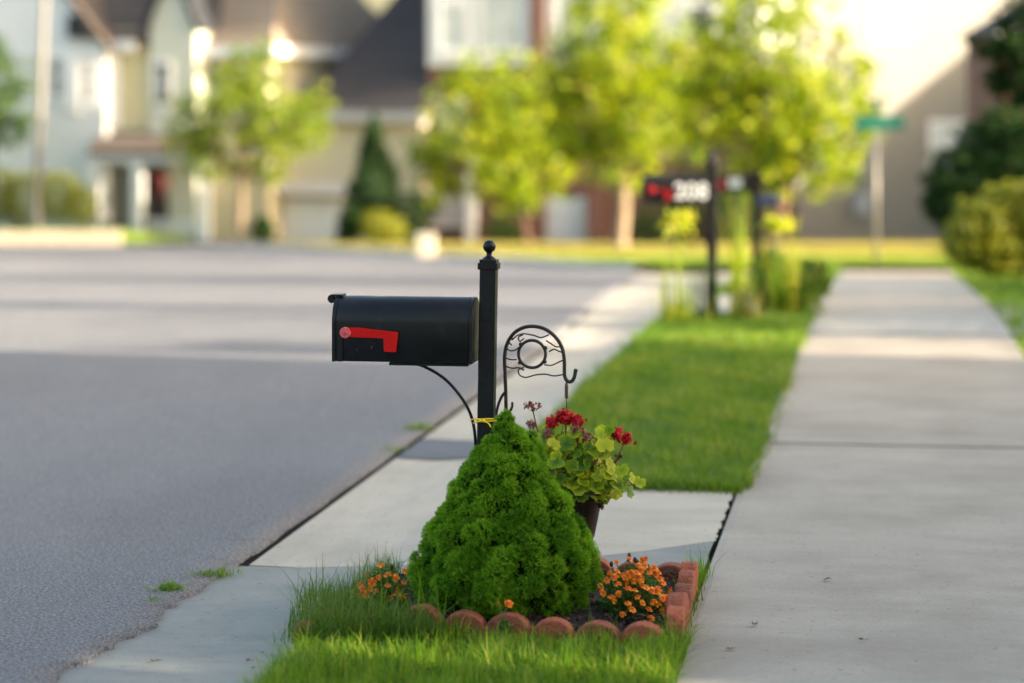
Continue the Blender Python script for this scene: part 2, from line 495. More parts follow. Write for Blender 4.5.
M['cypress'] = foliage('cypress_leaves', [(0, (.010, .035, .010)), (.6, (.022, .065, .014)), (1, (.05, .11, .022))], .15)
M['marigold_leaf'] = foliage('marigold_leaves', [(0, (.018, .075, .012)), (.6, (.045, .14, .018)), (1, (.12, .26, .03))], .35)
M['geranium_leaf'] = foliage('geranium_leaves', [(0, (.05, .14, .010)), (.35, (.20, .34, .014)), (.75, (.44, .50, .02)), (1, (.62, .54, .04))], .4)
M['lily_leaf'] = foliage('tall_perennial_leaves', [(0, (.14, .26, .012)), (.5, (.32, .42, .015)), (1, (.55, .48, .04))], .5)
M['orange'] = foliage('orange_petals', [(0, (.42, .04, .003)), (.5, (.80, .17, .006)), (1, (.95, .40, .02))], .2)
M['orange_heart'] = surf('marigold_heart', lin(190, 60, 8), lin(235, 120, 20), 200, .8)
M['spent'] = surf('spent_bloom', lin(60, 36, 22), lin(92, 60, 34), 100, .9)
M['crimson'] = foliage('crimson_petals', [(0, (.24, .002, .008)), (.6, (.55, .006, .018)), (1, (.75, .016, .04))], .25)
M['dried'] = foliage('dried_petals', [(0, (.16, .045, .05)), (.6, (.28, .09, .09)), (1, (.40, .18, .16))], .2)
M['dead_leaf'] = surf('dead_leaf', lin(80, 58, 44), lin(120, 84, 60), 30, .9)

M['white_paint'] = surf('white_paint', (.68, .70, .73), (.75, .77, .80), 3, .6)
M['trim_grey'] = surf('grey_trim_paint', (.42, .42, .42), (.5, .5, .49), 3, .6)
M['white_siding'] = siding('white_siding', (.74, .77, .80))
M['grey_siding'] = siding('greige_siding', (.45, .44, .40))
M['yellow_siding'] = siding('yellow_siding', (.64, .57, .34))
M['cream_siding'] = siding('cream_siding', (.63, .58, .44))
M['tan_siding'] = siding('tan_siding', (.225, .22, .205))
M['sage_siding'] = siding('sage_siding', (.60, .62, .54))
M['brick_red'] = bricks('red_brick', lin(92, 52, 46), lin(116, 64, 54), lin(124, 116, 108))
M['roof_tan'] = shingles('tan_shingles', lin(122, 110, 98), lin(150, 136, 120))
M['roof_dark'] = shingles('charcoal_shingles', lin(50, 47, 50), lin(72, 67, 68))
M['roof_navy'] = shingles('blue_black_shingles', lin(28, 32, 40), lin(46, 50, 58))
M['roof_brown'] = shingles('brown_shingles', lin(80, 70, 64), lin(108, 96, 88))
def glass():
    m, nt, p = new_mat('window_glass')
    p.inputs['Base Color'].default_value = (.06, .08, .09, 1); p.inputs['Roughness'].default_value = .05
    p.inputs['Specular IOR Level'].default_value = .8
    n = noise(nt, .8, 2); r = ramp(nt, [(.3, (.03, .045, .05)), (.7, (.10, .13, .14))]); nt.links.new(n.outputs[0], r.inputs[0])
    nt.links.new(r.outputs[0], p.inputs['Base Color'])
    return m
M['glass'] = glass()
M['blind'] = surf('pale_blinds', (.40, .46, .47), (.52, .58, .58), 2, .5)
M['door_dark'] = surf('dark_door_paint', lin(44, 34, 34), lin(58, 44, 42), 3, .5)
M['wreath_red'] = foliage('red_wreath', [(0, (.10, .015, .015)), (1, (.16, .03, .03))], 0)
M['sign_green'] = surf('street_sign_green', lin(4, 84, 76), lin(10, 98, 86), 4, .4)
M['galv'] = surf('galvanised_steel', (.16, .16, .15), (.24, .235, .22), 8, .45, metallic=.4)
M['lamp_pole'] = surf('concrete_pole', (.15, .145, .13), (.2, .19, .17), 6, .7)
M['cream_plastic'] = surf('cream_plastic', (.42, .40, .33), (.48, .46, .38), 4, .5)
M['meter'] = surf('grey_blue_enclosure', (.26, .30, .36), (.33, .38, .44), 5, .5)
M['blue_box'] = surf('blue_plastic', lin(38, 48, 78), lin(56, 66, 98), 5, .5)
M['white_plate'] = surf('reflective_white', (.72, .72, .72), (.8, .8, .8), 10, .4)
M['mailbox_dark'] = surf('dark_brown_metal', lin(20, 18, 20), lin(32, 29, 31), 10, .6, spec=.2)

# ------------------------------------------------------------------ ground, road, sidewalk
def structure(o):
    o['kind'] = 'structure'; return o

ys = np.concatenate([np.arange(-60, 10, 5), np.arange(10, 40, .5), np.arange(40, 120, 4), np.arange(120, 421, 50)])
xs = np.concatenate([np.arange(-400, -40, 60), np.arange(-40, 41, 4), np.arange(80, 401, 60)])
V = np.array([(x, y, float(Tz(y)) - .09) for y in ys for x in xs])
nx = len(xs)
Q = np.array([(j * nx + i, j * nx + i + 1, (j + 1) * nx + i + 1, (j + 1) * nx + i) for j in range(len(ys) - 1) for i in range(nx - 1)])
structure(np_mesh('ground', V, Q, M['terrain']))

def st_sheet(name, bs, cols, mat, skirt=True, noise_edge=None):
    """sheet in the street frame: cols(b) -> list of (a, z); z is relative to the ground profile"""
    V, Q = [], []
    m = None
    for b in bs:
        row = cols(b)
        m = len(row)
        for a, z in row:
            V.append((a, b, tz(st(a, b)[1]) + z))
    for j in range(len(bs) - 1):
        for i in range(m - 1):
            Q.append((j * m + i, j * m + i + 1, (j + 1) * m + i + 1, (j + 1) * m + i))
    if skirt:
        n0 = len(V)
        loop = [i for i in range(m)] + [j * m + m - 1 for j in range(1, len(bs))] + [(len(bs) - 1) * m + i for i in range(m - 2, -1, -1)] + [j * m for j in range(len(bs) - 2, 0, -1)]
        for i in loop: V.append((V[i][0], V[i][1], V[i][2] - .09))
        L = len(loop)
        for k in range(L):
            Q.append((loop[k], n0 + k, n0 + (k + 1) % L, loop[(k + 1) % L]))
    mb = MB(); mb.add(V, Q)
    o = mb.build(name, mat)
    o.rotation_euler = (0, 0, STREET)
    return structure(o)

A_ASPH, A_GUT, A_WL, A_WR = -2.29, -1.68, -0.61, 0.88
# right edge of the asphalt as X over Y (world): follows the gutter, then the bend to the left
_edgeY = [-20, 17.4, 22, 27, 31, 33.5, 35.2, 36.8, 42, 48, 62, 77, 99, 130]
def _lineX(Y): return (A_ASPH - SN * Y) / CS
_edgeX = [_lineX(-20), _lineX(17.4), .80, 1.25, 1.66, 1.85, 1.55, .96, -.14, -1.8, -5.4, -10.2, -21, -40]
def road_edge(Y): return float(np.interp(Y, _edgeY, _edgeX))

erng = np.random.default_rng(3)
def rough_edge():
    ys_ = np.concatenate([np.arange(-20, 5, 1.0), np.arange(5, 9.2, .025), np.arange(9.2, 20, .08), np.arange(20, 38, .5), np.arange(38, 131, 3)])
    n = np.cumsum(erng.normal(0, .006, len(ys_))); n -= np.convolve(n, np.ones(25) / 25, 'same')
    V, Q = [], []
    frac = [0, .3, .6, .8, .92, .97, 1]
    for y, e in zip(ys_, n):
        crumble = np.interp(y, [5, 7.0, 8.2, 9.0], [.12, .075, .02, 0]) if y > 5 else 0.1
        xr = road_edge(y) + float(np.clip(e, -.05, .05)) * (1.5 if y < 8.4 else .45) - (crumble * (0.5 + .5 * math.sin(y * 7.3)) if y < 9 else 0)
        for f in frac:
            x = -70 + (xr + 70) * f if f < .9 else xr - (1 - f) * 4 * (1 if f < 1 else 0)
            V.append((x, y, tz(y) - .022))
        V.append((xr + .003, y, tz(y) - .045))
    m = len(frac) + 1
    for j in range(len(ys_) - 1):
        for i in range(m - 1):
            Q.append((j * m + i, j * m + i + 1, (j + 1) * m + i + 1, (j + 1) * m + i))
    return structure(np_mesh('road', V, Q, M['asphalt']))
rough_edge()

bs_near = list(np.arange(2, 8.4, .2))
# bed for the joint between asphalt and concrete
st_sheet('joint_bed', list(np.arange(2, 34, .5)), lambda b: [(A_ASPH - .12, -.038), (A_GUT, -.038)], M['joint'], False)

def gutter_cols(b):
    # left side keeps close to the asphalt edge, also where it bends away
    Y = b * .988 + .35
    la = A_ASPH + .042
    if Y > 17:
        e = road_edge(Y); la = inv_st(e, Y)[0] + .02
    d = A_GUT - la
    lip = np.interp(b, [8.0, 8.5, 10.0, 10.5], [1, .25, .25, 1])
    return [(la, -.030), (la + d * .35, -.034), (la + d * .62, -.026), (la + d * .80, -.026 + .012 * lip), (la + d * .92, -.006 * lip - .012 * (1 - lip)), (A_GUT, 0.0)]
# the apron boundary across the gutter, in the street frame
st_sheet('gutter', list(np.linspace(8.39, 33.2, 60)), gutter_cols, M['gutter'])
# near, blue-grey poured concrete runs further under the crumbled asphalt edge
def near_cols(b):
    c = gutter_cols(b); c[0] = (A_ASPH - .28, -.034); return c
st_sheet('gutter', list(np.linspace(2, 8.382, 40)), near_cols, M['slurry'])
# driveway apron between gutter and sidewalk; its near edge is a shallow curve
def bnd(a):      # near edge of pale apron, b as a function of a
    return float(np.interp(a, [-1.68, -1.3, -.9, -.61], [8.30, 8.36, 8.66, 8.95]))
arng = np.random.default_rng(9)
def apron_rows(b0, b1, n, mat, name):
    A_ = np.linspace(A_GUT + .004, A_WL - .016, 14)
    V, Q = [], []
    for t in np.linspace(0, 1, n):
        for ia, a in enumerate(A_):
            if ia == 13: a += .004 * math.sin(t * 31) + .003 * math.sin(t * 77 + 1) + arng.normal(0, .0016)
            f0 = b0(a); f1 = b1(a); b = f0 + (f1 - f0) * t
            V.append((a, b, tz(b) + .002))
    m = len(A_)
    Q = [(j * m + i, j * m + i + 1, (j + 1) * m + i + 1, (j + 1) * m + i) for j in range(n - 1) for i in range(m - 1)]
    mb = MB(); mb.add(V, Q); o = mb.build(name, mat); o.rotation_euler = (0, 0, STREET); return structure(o)
apron_rows(lambda a: bnd(a) + .003, lambda a: 10.07, 44, M['apron'], 'driveway_apron')
apron_rows(lambda a: 7.9, lambda a: bnd(a) - .003, 6, M['slurry'], 'concrete_patch')
# dark patch of silt in the gutter
def silt():
    V, Q = [], []
    bsr = np.linspace(11.0, 11.6, 9)
    sr = np.random.default_rng(5)
    for j, b in enumerate(bsr):
        row = gutter_cols(b)
        for k in range(5):
            a = A_ASPH + .05 + (A_GUT - A_ASPH + .02) * k / 4
            z = float(np.interp(a, [c[0] for c in row], [c[1] for c in row]))
            V.append((a, b + sr.normal(0, .02) + .25 * k / 4 * 0, z + .005))
    Q = [(j * 5 + i, j * 5 + i + 1, (j + 1) * 5 + i + 1, (j + 1) * 5 + i) for j in range(8) for i in range(4)]
    mb = MB(); mb.add(V, Q); o = mb.build('gutter_silt', surf('wet_silt', (.07, .073, .085), (.105, .108, .12), 6, .7)); o.rotation_euler = (0, 0, STREET)
    structure(o)
silt()

# sidewalk slabs
slabs = [(1.5, 11.50, 'walk'), (11.56, 17.27, 'walk'), (17.33, 19.9, 'walk_light'), (19.92, 24.3, 'walk'), (24.32, 29.0, 'walk_light'), (29.02, 34.0, 'walk')]
for b0, b1, mk in slabs:
    st_sheet('sidewalk', list(np.linspace(b0, b1, max(3, int((b1 - b0) * 2)))), lambda b: [(A_WL, 0.0), (A_WL + .03, .004), (A_WR - .03, .004), (A_WR, 0)], M[mk])
st_sheet('joint_bed', list(np.arange(1.5, 34, .5)), lambda b: [(A_WL, -.03), (A_WR, -.03)], M['joint'], False)
# a far cross walk, the driveway crossing beyond the second mailbox
st_sheet('driveway', list(np.linspace(19.5, 22.9, 8)), lambda b: [(A_GUT + .01, .0), (A_WL - .01, .003)], M['walk_light'])
st_sheet('driveway', list(np.linspace(17.4, 21.6, 8)), lambda b: [(A_WR + .02, .002), (14, .10)], M['walk_light'])
# turf between gutter and sidewalk, right lawn, far lawn
st_sheet('lawn_base', list(np.linspace(2, 7.88, 12)), lambda b: [(A_GUT + .003, -.002), (-1.15, .02), (A_WL - .02, -.004)], M['turf'])
st_sheet('lawn_base', list(np.linspace(10.075, 19.48, 20)), lambda b: [(A_GUT + .003, -.002), (-1.15, .012), (A_WL - .015, -.004)], M['turf'])
st_sheet('lawn_base', list(np.linspace(22.92, 34.0, 14)), lambda b: [(A_GUT + .003, -.002), (-1.15, .012), (A_WL - .015, -.004)], M['turf'])
st_sheet('lawn_base', list(np.linspace(-2, 17.38, 16)), lambda b: [(A_WR + .015, -.004), (2.5, .05), (30, .3)], M['turf'])
st_sheet('lawn_base', list(np.linspace(21.62, 40, 20)), lambda b: [(A_WR + .015, -.004), (2.5, .05), (30, .3)], M['turf'])
def far_lawn():
    V, Q = [], []
    ys_ = np.concatenate([np.arange(34.4, 45, .6), np.arange(45, 100, 2)])
    for y in ys_:
        e = road_edge(y) + .22
        if y < 34.7: e = max(e, 1.9)
        for f in (0, .05, .2, .5, 1):
            V.append((e + (70 - e) * f, y, tz(y) + .05))
    m = 5
    Q = [(j * m + i, j * m + i + 1, (j + 1) * m + i + 1, (j + 1) * m + i) for j in range(len(ys_) - 1) for i in range(m - 1)]
    structure(np_mesh('far_lawn', V, Q, M['sunlit_dry_turf']))
    mb = MB()
    for y0, y1 in zip(ys_[:-1], ys_[1:]):
        e0, e1 = road_edge(y0), road_edge(y1)
        a = [(e0, y0), (e0 + .24, y0), (e1 + .24, y1), (e1, y1)]
        v = [(p[0], p[1], tz(p[1]) - .08) for p in a] + [(p[0] + (.04 if i in (0, 3) else 0), p[1], tz(p[1]) + .08) for i, p in enumerate(a)]
        mb.add(v, [(4, 5, 6, 7), (0, 4, 7, 3), (1, 2, 6, 5)])
    structure(mb.build('far_kerb', M['kerb']))
far_lawn()

# ------------------------------------------------------------------ houses
def part(name, mb, mat, root, bevel=0.0):
    return mb.build(name, mat, root, bevel, off=root.location)

FR = [0.0, 0.0, 1.0, 0.0]        # house frame: pivot x, pivot y, cosine and sine of its turn
def frame(px=None, Y=0.0, deg=0.0):
    if px is None: FR[:] = [0.0, 0.0, 1.0, 0.0]
    else: FR[:] = [(px - 512) * Y / F, Y, math.cos(math.radians(deg)), math.sin(math.radians(deg))]
def wpx(x, Y):
    px_, py_, c, sn = FR
    k = (x - 512) / F; d = Y - py_
    return px_ + (k * (py_ + d * c) - px_ + d * sn) / (c - k * sn)
def zpx(y, Y):
    return EYE - (y - HOR) * (FR[1] + (Y - FR[1]) * FR[2]) / F
def house(label, px, Y, deg):
    frame(px, Y, deg)
    r = thing('suburban_house', label, 'house', gnd(px, Y)); r.rotation_euler = (0, 0, math.radians(deg)); return r

def window(root, x0, x1, y0, y1, Y, mat='glass', grid=True, name='window'):
    X0, X1, Z0, Z1 = wpx(x0, Y), wpx(x1, Y), zpx(y1, Y), zpx(y0, Y)
    fr = MB(); t = .12
    fr.span(X0 - t, X0, Y - .07, Y + .03, Z0 - t, Z1 + t); fr.span(X1, X1 + t, Y - .07, Y + .03, Z0 - t, Z1 + t)
    fr.span(X0, X1, Y - .068, Y + .03, Z1, Z1 + t); fr.span(X0 - .05, X1 + .05, Y - .11, Y + .03, Z0 - t - .05, Z0)
    if grid:
        mx = (X0 + X1) / 2; mz = (Z0 + Z1) / 2
        fr.span(mx - .02, mx + .02, Y - .05, Y, Z0, Z1); fr.span(X0, X1, Y - .055, Y, mz - .03, mz + .03)
    f = part(name, fr, M['white_paint'], root)
    g = MB(); g.span(X0, X1, Y - .03, Y - .01, Z0, Z1)
    p = g.build('pane', M[mat], f, off=root.location)
    return f

def roof_plane(mb, pts, th=.18):
    """slab over a polygon of 3-D points"""
    P = [Vector(p) for p in pts]
    n = (P[1] - P[0]).cross(P[2] - P[0]).normalized()
    if n.z < 0: n = -n
    k = len(P)
    mb.add([*P, *[p - n * th for p in P]], [tuple(range(k)), tuple(range(2 * k - 1, k - 1, -1))] + [(i, (i + 1) % k, k + (i + 1) % k, k + i) for i in range(k)])
    return mb

def gable_body(mb, X0, X1, Y0, Y1, Z0, Ze, Zr, axis='y'):
    """walls up to the eaves with gable triangles; ridge runs along axis"""
    if axis == 'y':
        xm = (X0 + X1) / 2
        mb.prism([(X0, Z0), (X1, Z0), (X1, Ze), (xm, Zr), (X0, Ze)], (0, Y0, 0), (1, 0, 0), (0, 0, 1), (0, Y1 - Y0, 0))
    else:
        ym = (Y0 + Y1) / 2
        mb.prism([(Y0, Z0), (Y1, Z0), (Y1, Ze), (ym, Zr), (Y0, Ze)], (X0, 0, 0), (0, 1, 0), (0, 0, 1), (X1 - X0, 0, 0))

def gable_roof(mb, X0, X1, Y0, Y1, Ze, Zr, axis='y', oh=.35, lift=.06, th=.16):
    if axis == 'y':
        xm = (X0 + X1) / 2; s = (Zr - Ze) / (xm - X0)
        for sg, xe in ((-1, X0 - oh), (1, X1 + oh)):
            roof_plane(mb, [(xe, Y0 - oh, Ze - s * oh + lift + th), (xm, Y0 - oh, Zr + lift + th), (xm, Y1 + oh, Zr + lift + th), (xe, Y1 + oh, Ze - s * oh + lift + th)], th)
    else:
        ym = (Y0 + Y1) / 2; s = (Zr - Ze) / (ym - Y0)
        for sg, ye in ((-1, Y0 - oh), (1, Y1 + oh)):
            roof_plane(mb, [(X0 - oh, ye, Ze - s * oh + lift + th), (X0 - oh, ym, Zr + lift + th), (X1 + oh, ym, Zr + lift + th), (X1 + oh, ye, Ze - s * oh + lift + th)], th)

def garage_door(root, x0, x1, y0, y1, Y):
    X0, X1, Z0, Z1 = wpx(x0, Y), wpx(x1, Y), zpx(y1, Y), zpx(y0, Y)
    mb = MB()
    n = 4
    for i in range(n):
        z0 = Z0 + (Z1 - Z0) * i / n; z1 = Z0 + (Z1 - Z0) * (i + 1) / n - .015
        mb.span(X0, X1, Y - .06, Y + .02, z0, z1)
        for k in range(4):
            xa = X0 + (X1 - X0) * (k + .12) / 4; xb = X0 + (X1 - X0) * (k + .88) / 4
            mb.span(xa, xb, Y - .075, Y - .05, z0 + .1, z1 - .1)
    return part('garage_door', mb, M['white_paint'], root)

# ---- left house: white bay, yellow wall, sage gable, porch
Yh = 80.0; g0 = tz(80) - .1
hl = house('yellow and white two storey house with columned porch at the far left', 90, 80.0, -20)
m_ = MB(); X0, X1 = wpx(-120, 79), wpx(106, 79); gable_body(m_, X0, X1, 79, 88, g0, zpx(42, 79), zpx(-110, 79))
part('white_bay', m_, M['white_siding'], hl)
m_ = MB(); gable_roof(m_, X0, X1, 79, 88, zpx(42, 79), zpx(-110, 79)); part('roof', m_, M['roof_brown'], hl)
m_ = MB(); m_.span(wpx(106, 79.6) + .02, wpx(152, 79.6), 79.6, 80.2, g0, zpx(30, 79.6)); part('yellow_wall', m_, M['yellow_siding'], hl)
m_ = MB(); gable_body(m_, wpx(150, 79.3), wpx(196, 79.3), 79.3, 80.2, g0, zpx(20, 79.6), zpx(-40, 79.6)); part('sage_gable', m_, M['sage_siding'], hl)
m_ = MB(); gable_roof(m_, wpx(150, 79.3), wpx(196, 79.3), 79.3, 84, zpx(20, 79.6), zpx(-40, 79.6), oh=.25); part('roof', m_, M['roof_navy'], hl)
m_ = MB(); roof_plane(m_, [(wpx(107, 79.2), 79.2, zpx(43, 79.2)), (wpx(150, 79.2), 79.2, zpx(43, 79.2)), (wpx(150, 83), 83, zpx(-60, 83)), (wpx(107, 83), 83, zpx(-60, 83))]); part('roof', m_, M['roof_brown'], hl)
m_ = MB(); m_.span(wpx(108, 80), wpx(148, 80), 79.02, 79.16, zpx(52, 80), zpx(42, 80)); part('eave_trim', m_, M['white_paint'], hl)
m_ = MB(); m_.span(wpx(112, 79.5), wpx(119, 79.5), 79.4, 79.58, zpx(128, 80.4), zpx(53, 80.4)); part('corner_board', m_, M['white_paint'], hl)
m_ = MB()  # steep navy roof return on the white bay
m_.prism([(wpx(73, 79), zpx(38, 79)), (wpx(97, 79), zpx(38, 79)), (wpx(90, 79), zpx(15, 79)), (wpx(73, 79), zpx(15, 79))], (0, 78.6, 0), (1, 0, 0), (0, 0, 1), (0, .35, 0)); part('roof_return', m_, M['roof_navy'], hl)
window(hl, 53, 62, 58, 95, 79); window(hl, 84, 92, 62, 100, 79)
m_ = MB(); m_.span(wpx(66, 79), wpx(81, 79), 78.86, 78.98, zpx(112, 79), zpx(58, 79)); part('shutter_panel', m_, M['white_paint'], hl)
window(hl, 156, 169, 64, 104, 79.3)
m_ = MB(); roof_plane(m_, [(wpx(88, 77.6), 77.6, zpx(150, 77.6)), (wpx(215, 77.6), 77.6, zpx(150, 77.6)), (wpx(205, 80.5), 80.5, zpx(122, 80.5)), (wpx(104, 80.5), 80.5, zpx(122, 80.5))], .22); part('porch_roof', m_, M['roof_brown'], hl)
m_ = MB(); m_.span(wpx(90, 77.7), wpx(214, 77.7), 77.65, 77.85, zpx(163, 77.7), zpx(151, 77.7)); part('porch_beam', m_, M['trim_grey'], hl)
for cx in (95, 138, 205):
    m_ = MB(); x = wpx(cx, 77.8); m_.box((x, 77.8, (g0 + zpx(163, 77.8)) / 2), (.30, .30, zpx(163, 77.8) - g0)); m_.box((x, 77.8, g0 + .15), (.42, .42, .3)); m_.box((x, 77.8, zpx(165, 77.8)), (.40, .40, .14))
    part('porch_column', m_, M['white_paint'], hl)
m_ = MB(); m_.span(wpx(108, 79.4), wpx(148, 79.4), 79.35, 79.58, g0, zpx(130, 80.4)); part('porch_wall', m_, M['tan_siding'], hl)
m_ = MB(); m_.span(wpx(148, 79.2), wpx(167, 79.2), 79.16, 79.27, g0 + .1, zpx(152, 80)); d_ = part('front_door', m_, M['door_dark'], hl)
m_ = MB()
for k in range(14):
    th = 2 * math.pi * k / 14; m_.ball((wpx(156, 79.1) + .26 * math.cos(th), 79.1, zpx(183, 79.1) + .26 * math.sin(th)), .10, 8)
m_.build('wreath', M['wreath_red'], d_, off=hl.location)
m_ = MB()
for k in range(16):
    m_.box((wpx(150, 77.8) + k * .12, 77.8, g0 + .55), (.04, .04, .8))
m_.span(wpx(147, 77.8), wpx(203, 77.8), 77.76, 77.84, g0 + .95, g0 + 1.02); part('porch_railing', m_, M['white_paint'], hl)

# ---- tan roofed house
h2 = house('cream house under a broad tan shingle roof with white garage door', 268, 77.8, -24)
Px = FR[0]; ze = zpx(50, 77.8); xl = wpx(190, 77.8)
m_ = MB(); m_.span(xl, Px, 77.8, 87.3, g0 - .2, ze); part('wall', m_, M['cream_siding'], h2)
m_ = MB(); o_ = .45; A_ = [(xl - o_, 77.8 - o_), (Px + o_, 77.8 - o_), (Px + o_, 87.3 + o_), (xl - o_, 87.3 + o_)]; ry_ = (82.55); zr_ = ze + 4.6
roof_plane(m_, [(*A_[0], ze + .1), (*A_[1], ze + .1), (Px - 2.2, ry_, zr_), (xl - o_, ry_, zr_)]); roof_plane(m_, [(*A_[1], ze + .1), (*A_[2], ze + .1), (Px - 2.2, ry_, zr_)]); roof_plane(m_, [(*A_[2], ze + .1), (*A_[3], ze + .1), (xl - o_, ry_, zr_), (Px - 2.2, ry_, zr_)]); part('roof', m_, M['roof_tan'], h2)
m_ = MB(); m_.span(xl, Px + .52, 77.3, 77.42, ze - .2, ze + .12); m_.span(Px + .4, Px + .52, 77.43, 87.7, ze - .2, ze + .12); part('gutter_trim', m_, M['white_paint'], h2)
window(h2, 200, 219, 70, 115, 77.8, 'blind')
m_ = MB(); m_.span(Px + .003, wpx(422, 78.7), 78.7, 85.2, g0 - .2, zpx(116, 78.7)); part('garage_wall', m_, M['cream_siding'], h2)
xa, xb = wpx(297, 78.2), wpx(428, 78.2); zg = zpx(113, 78.2)
m_ = MB(); ins = 3.0; roof_plane(m_, [(xa, 78.2, zg), (xb, 78.2, zg), (xb, 87.2, zg + 8.4), (xa + ins, 87.2, zg + 8.4)]); roof_plane(m_, [(xa, 78.2, zg), (xa + ins, 87.2, zg + 8.4), (xa, 96.2, zg)]); roof_plane(m_, [(xa, 96.2, zg), (xa + ins, 87.2, zg + 8.4), (xb, 87.2, zg + 8.4), (xb, 96.2, zg)]); part('garage_roof', m_, M['roof_dark'], h2)
m_ = MB(); m_.span(xa, xb, 78.08, 78.18, zg - .26, zg + .04); part('gutter_trim', m_, M['trim_grey'], h2)
m_ = MB(); roof_plane(m_, [(wpx(275, 78.2), 78.2, zpx(193, 78.2)), (wpx(350, 78.2), 78.2, zpx(193, 78.2)), (wpx(350, 78.75), 78.75, zpx(180, 78.75)), (wpx(275, 78.75), 78.75, zpx(180, 78.75))], .12); part('garage_hood', m_, M['trim_grey'], h2)
garage_door(h2, 284, 341, 198, 246, 78.7)

# ---- centre house: white upper storey, brick below, porch, white garage door
h3 = house('brick and white house with porch steps behind the yellow green trees', 428, 76.8, -13)
g0 = tz(76.8) - .1
m_ = MB(); m_.span(wpx(428, 77.0), wpx(760, 77.0), 77.0, 88, g0, zpx(66, 77.0)); part('brick_wall', m_, M['brick_red'], h3)
m_ = MB(); m_.span(wpx(428, 76.8), wpx(760, 76.8), 76.8, 88, zpx(66, 76.8) + .01, zpx(-60, 76.8)); part('upper_wall', m_, M['white_siding'], h3)
m_ = MB(); gable_roof(m_, wpx(428, 76.8), wpx(760, 76.8), 76.8, 88, zpx(-60, 76.8), zpx(-200, 76.8), 'x'); part('roof', m_, M['roof_dark'], h3)
m_ = MB(); m_.span(wpx(531, 76.7), wpx(545, 76.7), 76.6, 76.79, g0, zpx(-58, 76.7)); part('brick_pilaster', m_, M['brick_red'], h3)
window(h3, 441, 464, 6, 50, 76.8, 'blind'); window(h3, 482, 522, -10, 50, 76.8, 'blind'); window(h3, 558, 592, -10, 50, 76.8, 'blind'); window(h3, 690, 712, 10, 60, 76.8)
window(h3, 440, 462, 102, 150, 77.0, 'blind')
garage_door(h3, 540, 588, 196, 250, 77.0)
m_ = MB(); m_.span(wpx(586, 76.4), wpx(600, 76.4), 76.4, 76.98, g0, zpx(190, 76.4)); part('brick_pier', m_, M['brick_red'], h3)
m_ = MB()
for k in range(6): m_.span(wpx(478, 75.6), wpx(528, 75.6), 75.0 + k * .3, 76.98, g0, g0 + .18 * (k + 1))
part('porch_steps', m_, M['brick_red'], h3)
m_ = MB()
for k in range(14): m_.box((wpx(430, 75.4) + k * .115, 75.4, g0 + 1.25), (.05, .05, 1.0))
m_.span(wpx(428, 75.4), wpx(474, 75.4), 75.35, 75.45, g0 + 1.75, g0 + 1.83); m_.span(wpx(428, 75.4), wpx(474, 75.4), 75.35, 75.45, g0 + .7, g0 + .76)
part('porch_railing', m_, M['white_paint'], h3)
m_ = MB(); m_.span(wpx(428, 76.2), wpx(476, 76.2), 75.5, 76.98, g0, g0 + .68); part('porch_floor', m_, M['brick_red'], h3)
m_ = MB(); m_.box((wpx(470, 75.2), 75.25, g0 + 1.5), (.26, .26, 3.0)); part('porch_post', m_, M['white_paint'], h3)

# ---- right house: tan gable end
hr = house('tall tan sided house with wide gable end at the right', 900, 84.0, 22)
Yr = 84.0; gr = tz(84) - .5
X0, X1 = wpx(796, Yr), wpx(1046, Yr)
m_ = MB(); gable_body(m_, X0, X1, Yr, Yr + 12, gr, zpx(-60, Yr), zpx(-190, Yr)); part('wall', m_, M['tan_siding'], hr)
m_ = MB(); gable_roof(m_, X0, X1, Yr, Yr + 12, zpx(-60, Yr), zpx(-190, Yr)); part('roof', m_, M['roof_brown'], hr)
window(hr, 932, 978, 124, 166, Yr, 'blind'); window(hr, 872, 903, -20, 36, Yr, 'blind')
m_ = MB(); m_.box((wpx(859, Yr), Yr - .12, zpx(203, Yr)), (.62, .22, .72)); m_.box((wpx(859, Yr), Yr - .26, zpx(200, Yr)), (.34, .1, .36)); m_.tube([(wpx(859, Yr), Yr - .12, zpx(192, Yr)), (wpx(859, Yr), Yr - .12, zpx(140, Yr))], .05)
part('meter_box', m_, M['meter'], hr)

# ---- brick house at the right edge
frame()
hq = thing('brick_house', 'low red brick house with white rake trim half behind the right shrubs', 'house', gnd(1080, 50))
Yq = 48.0; gq = tz(48) - .1
X0, X1 = wpx(1001, Yq), wpx(1380, Yq)
m_ = MB(); gable_body(m_, X0, X1, Yq, Yq + 3.6, gq, 2.9, 5.2); part('wall', m_, M['brick_red'], hq)
m_ = MB(); gable_roof(m_, X0, X1, Yq, Yq + 3.6, 2.9, 5.2, oh=.12, th=.1); part('roof', m_, M['roof_dark'], hq)
m_ = MB(); xm = (X0 + X1) / 2; s_ = 2.3 / (xm - X0)
m_.prism([(X0 - .12, 2.9 - .12 * s_ - .28), (xm, 5.2 - .28), (xm, 5.2 + .1), (X0 - .12, 2.9 - .12 * s_ + .1)], (0, Yq - .18, 0), (1, 0, 0), (0, 0, 1), (0, .05, 0)); part('rake_trim', m_, M['white_paint'], hq)
window(hq, 1080, 1130, 90, 150, Yq)

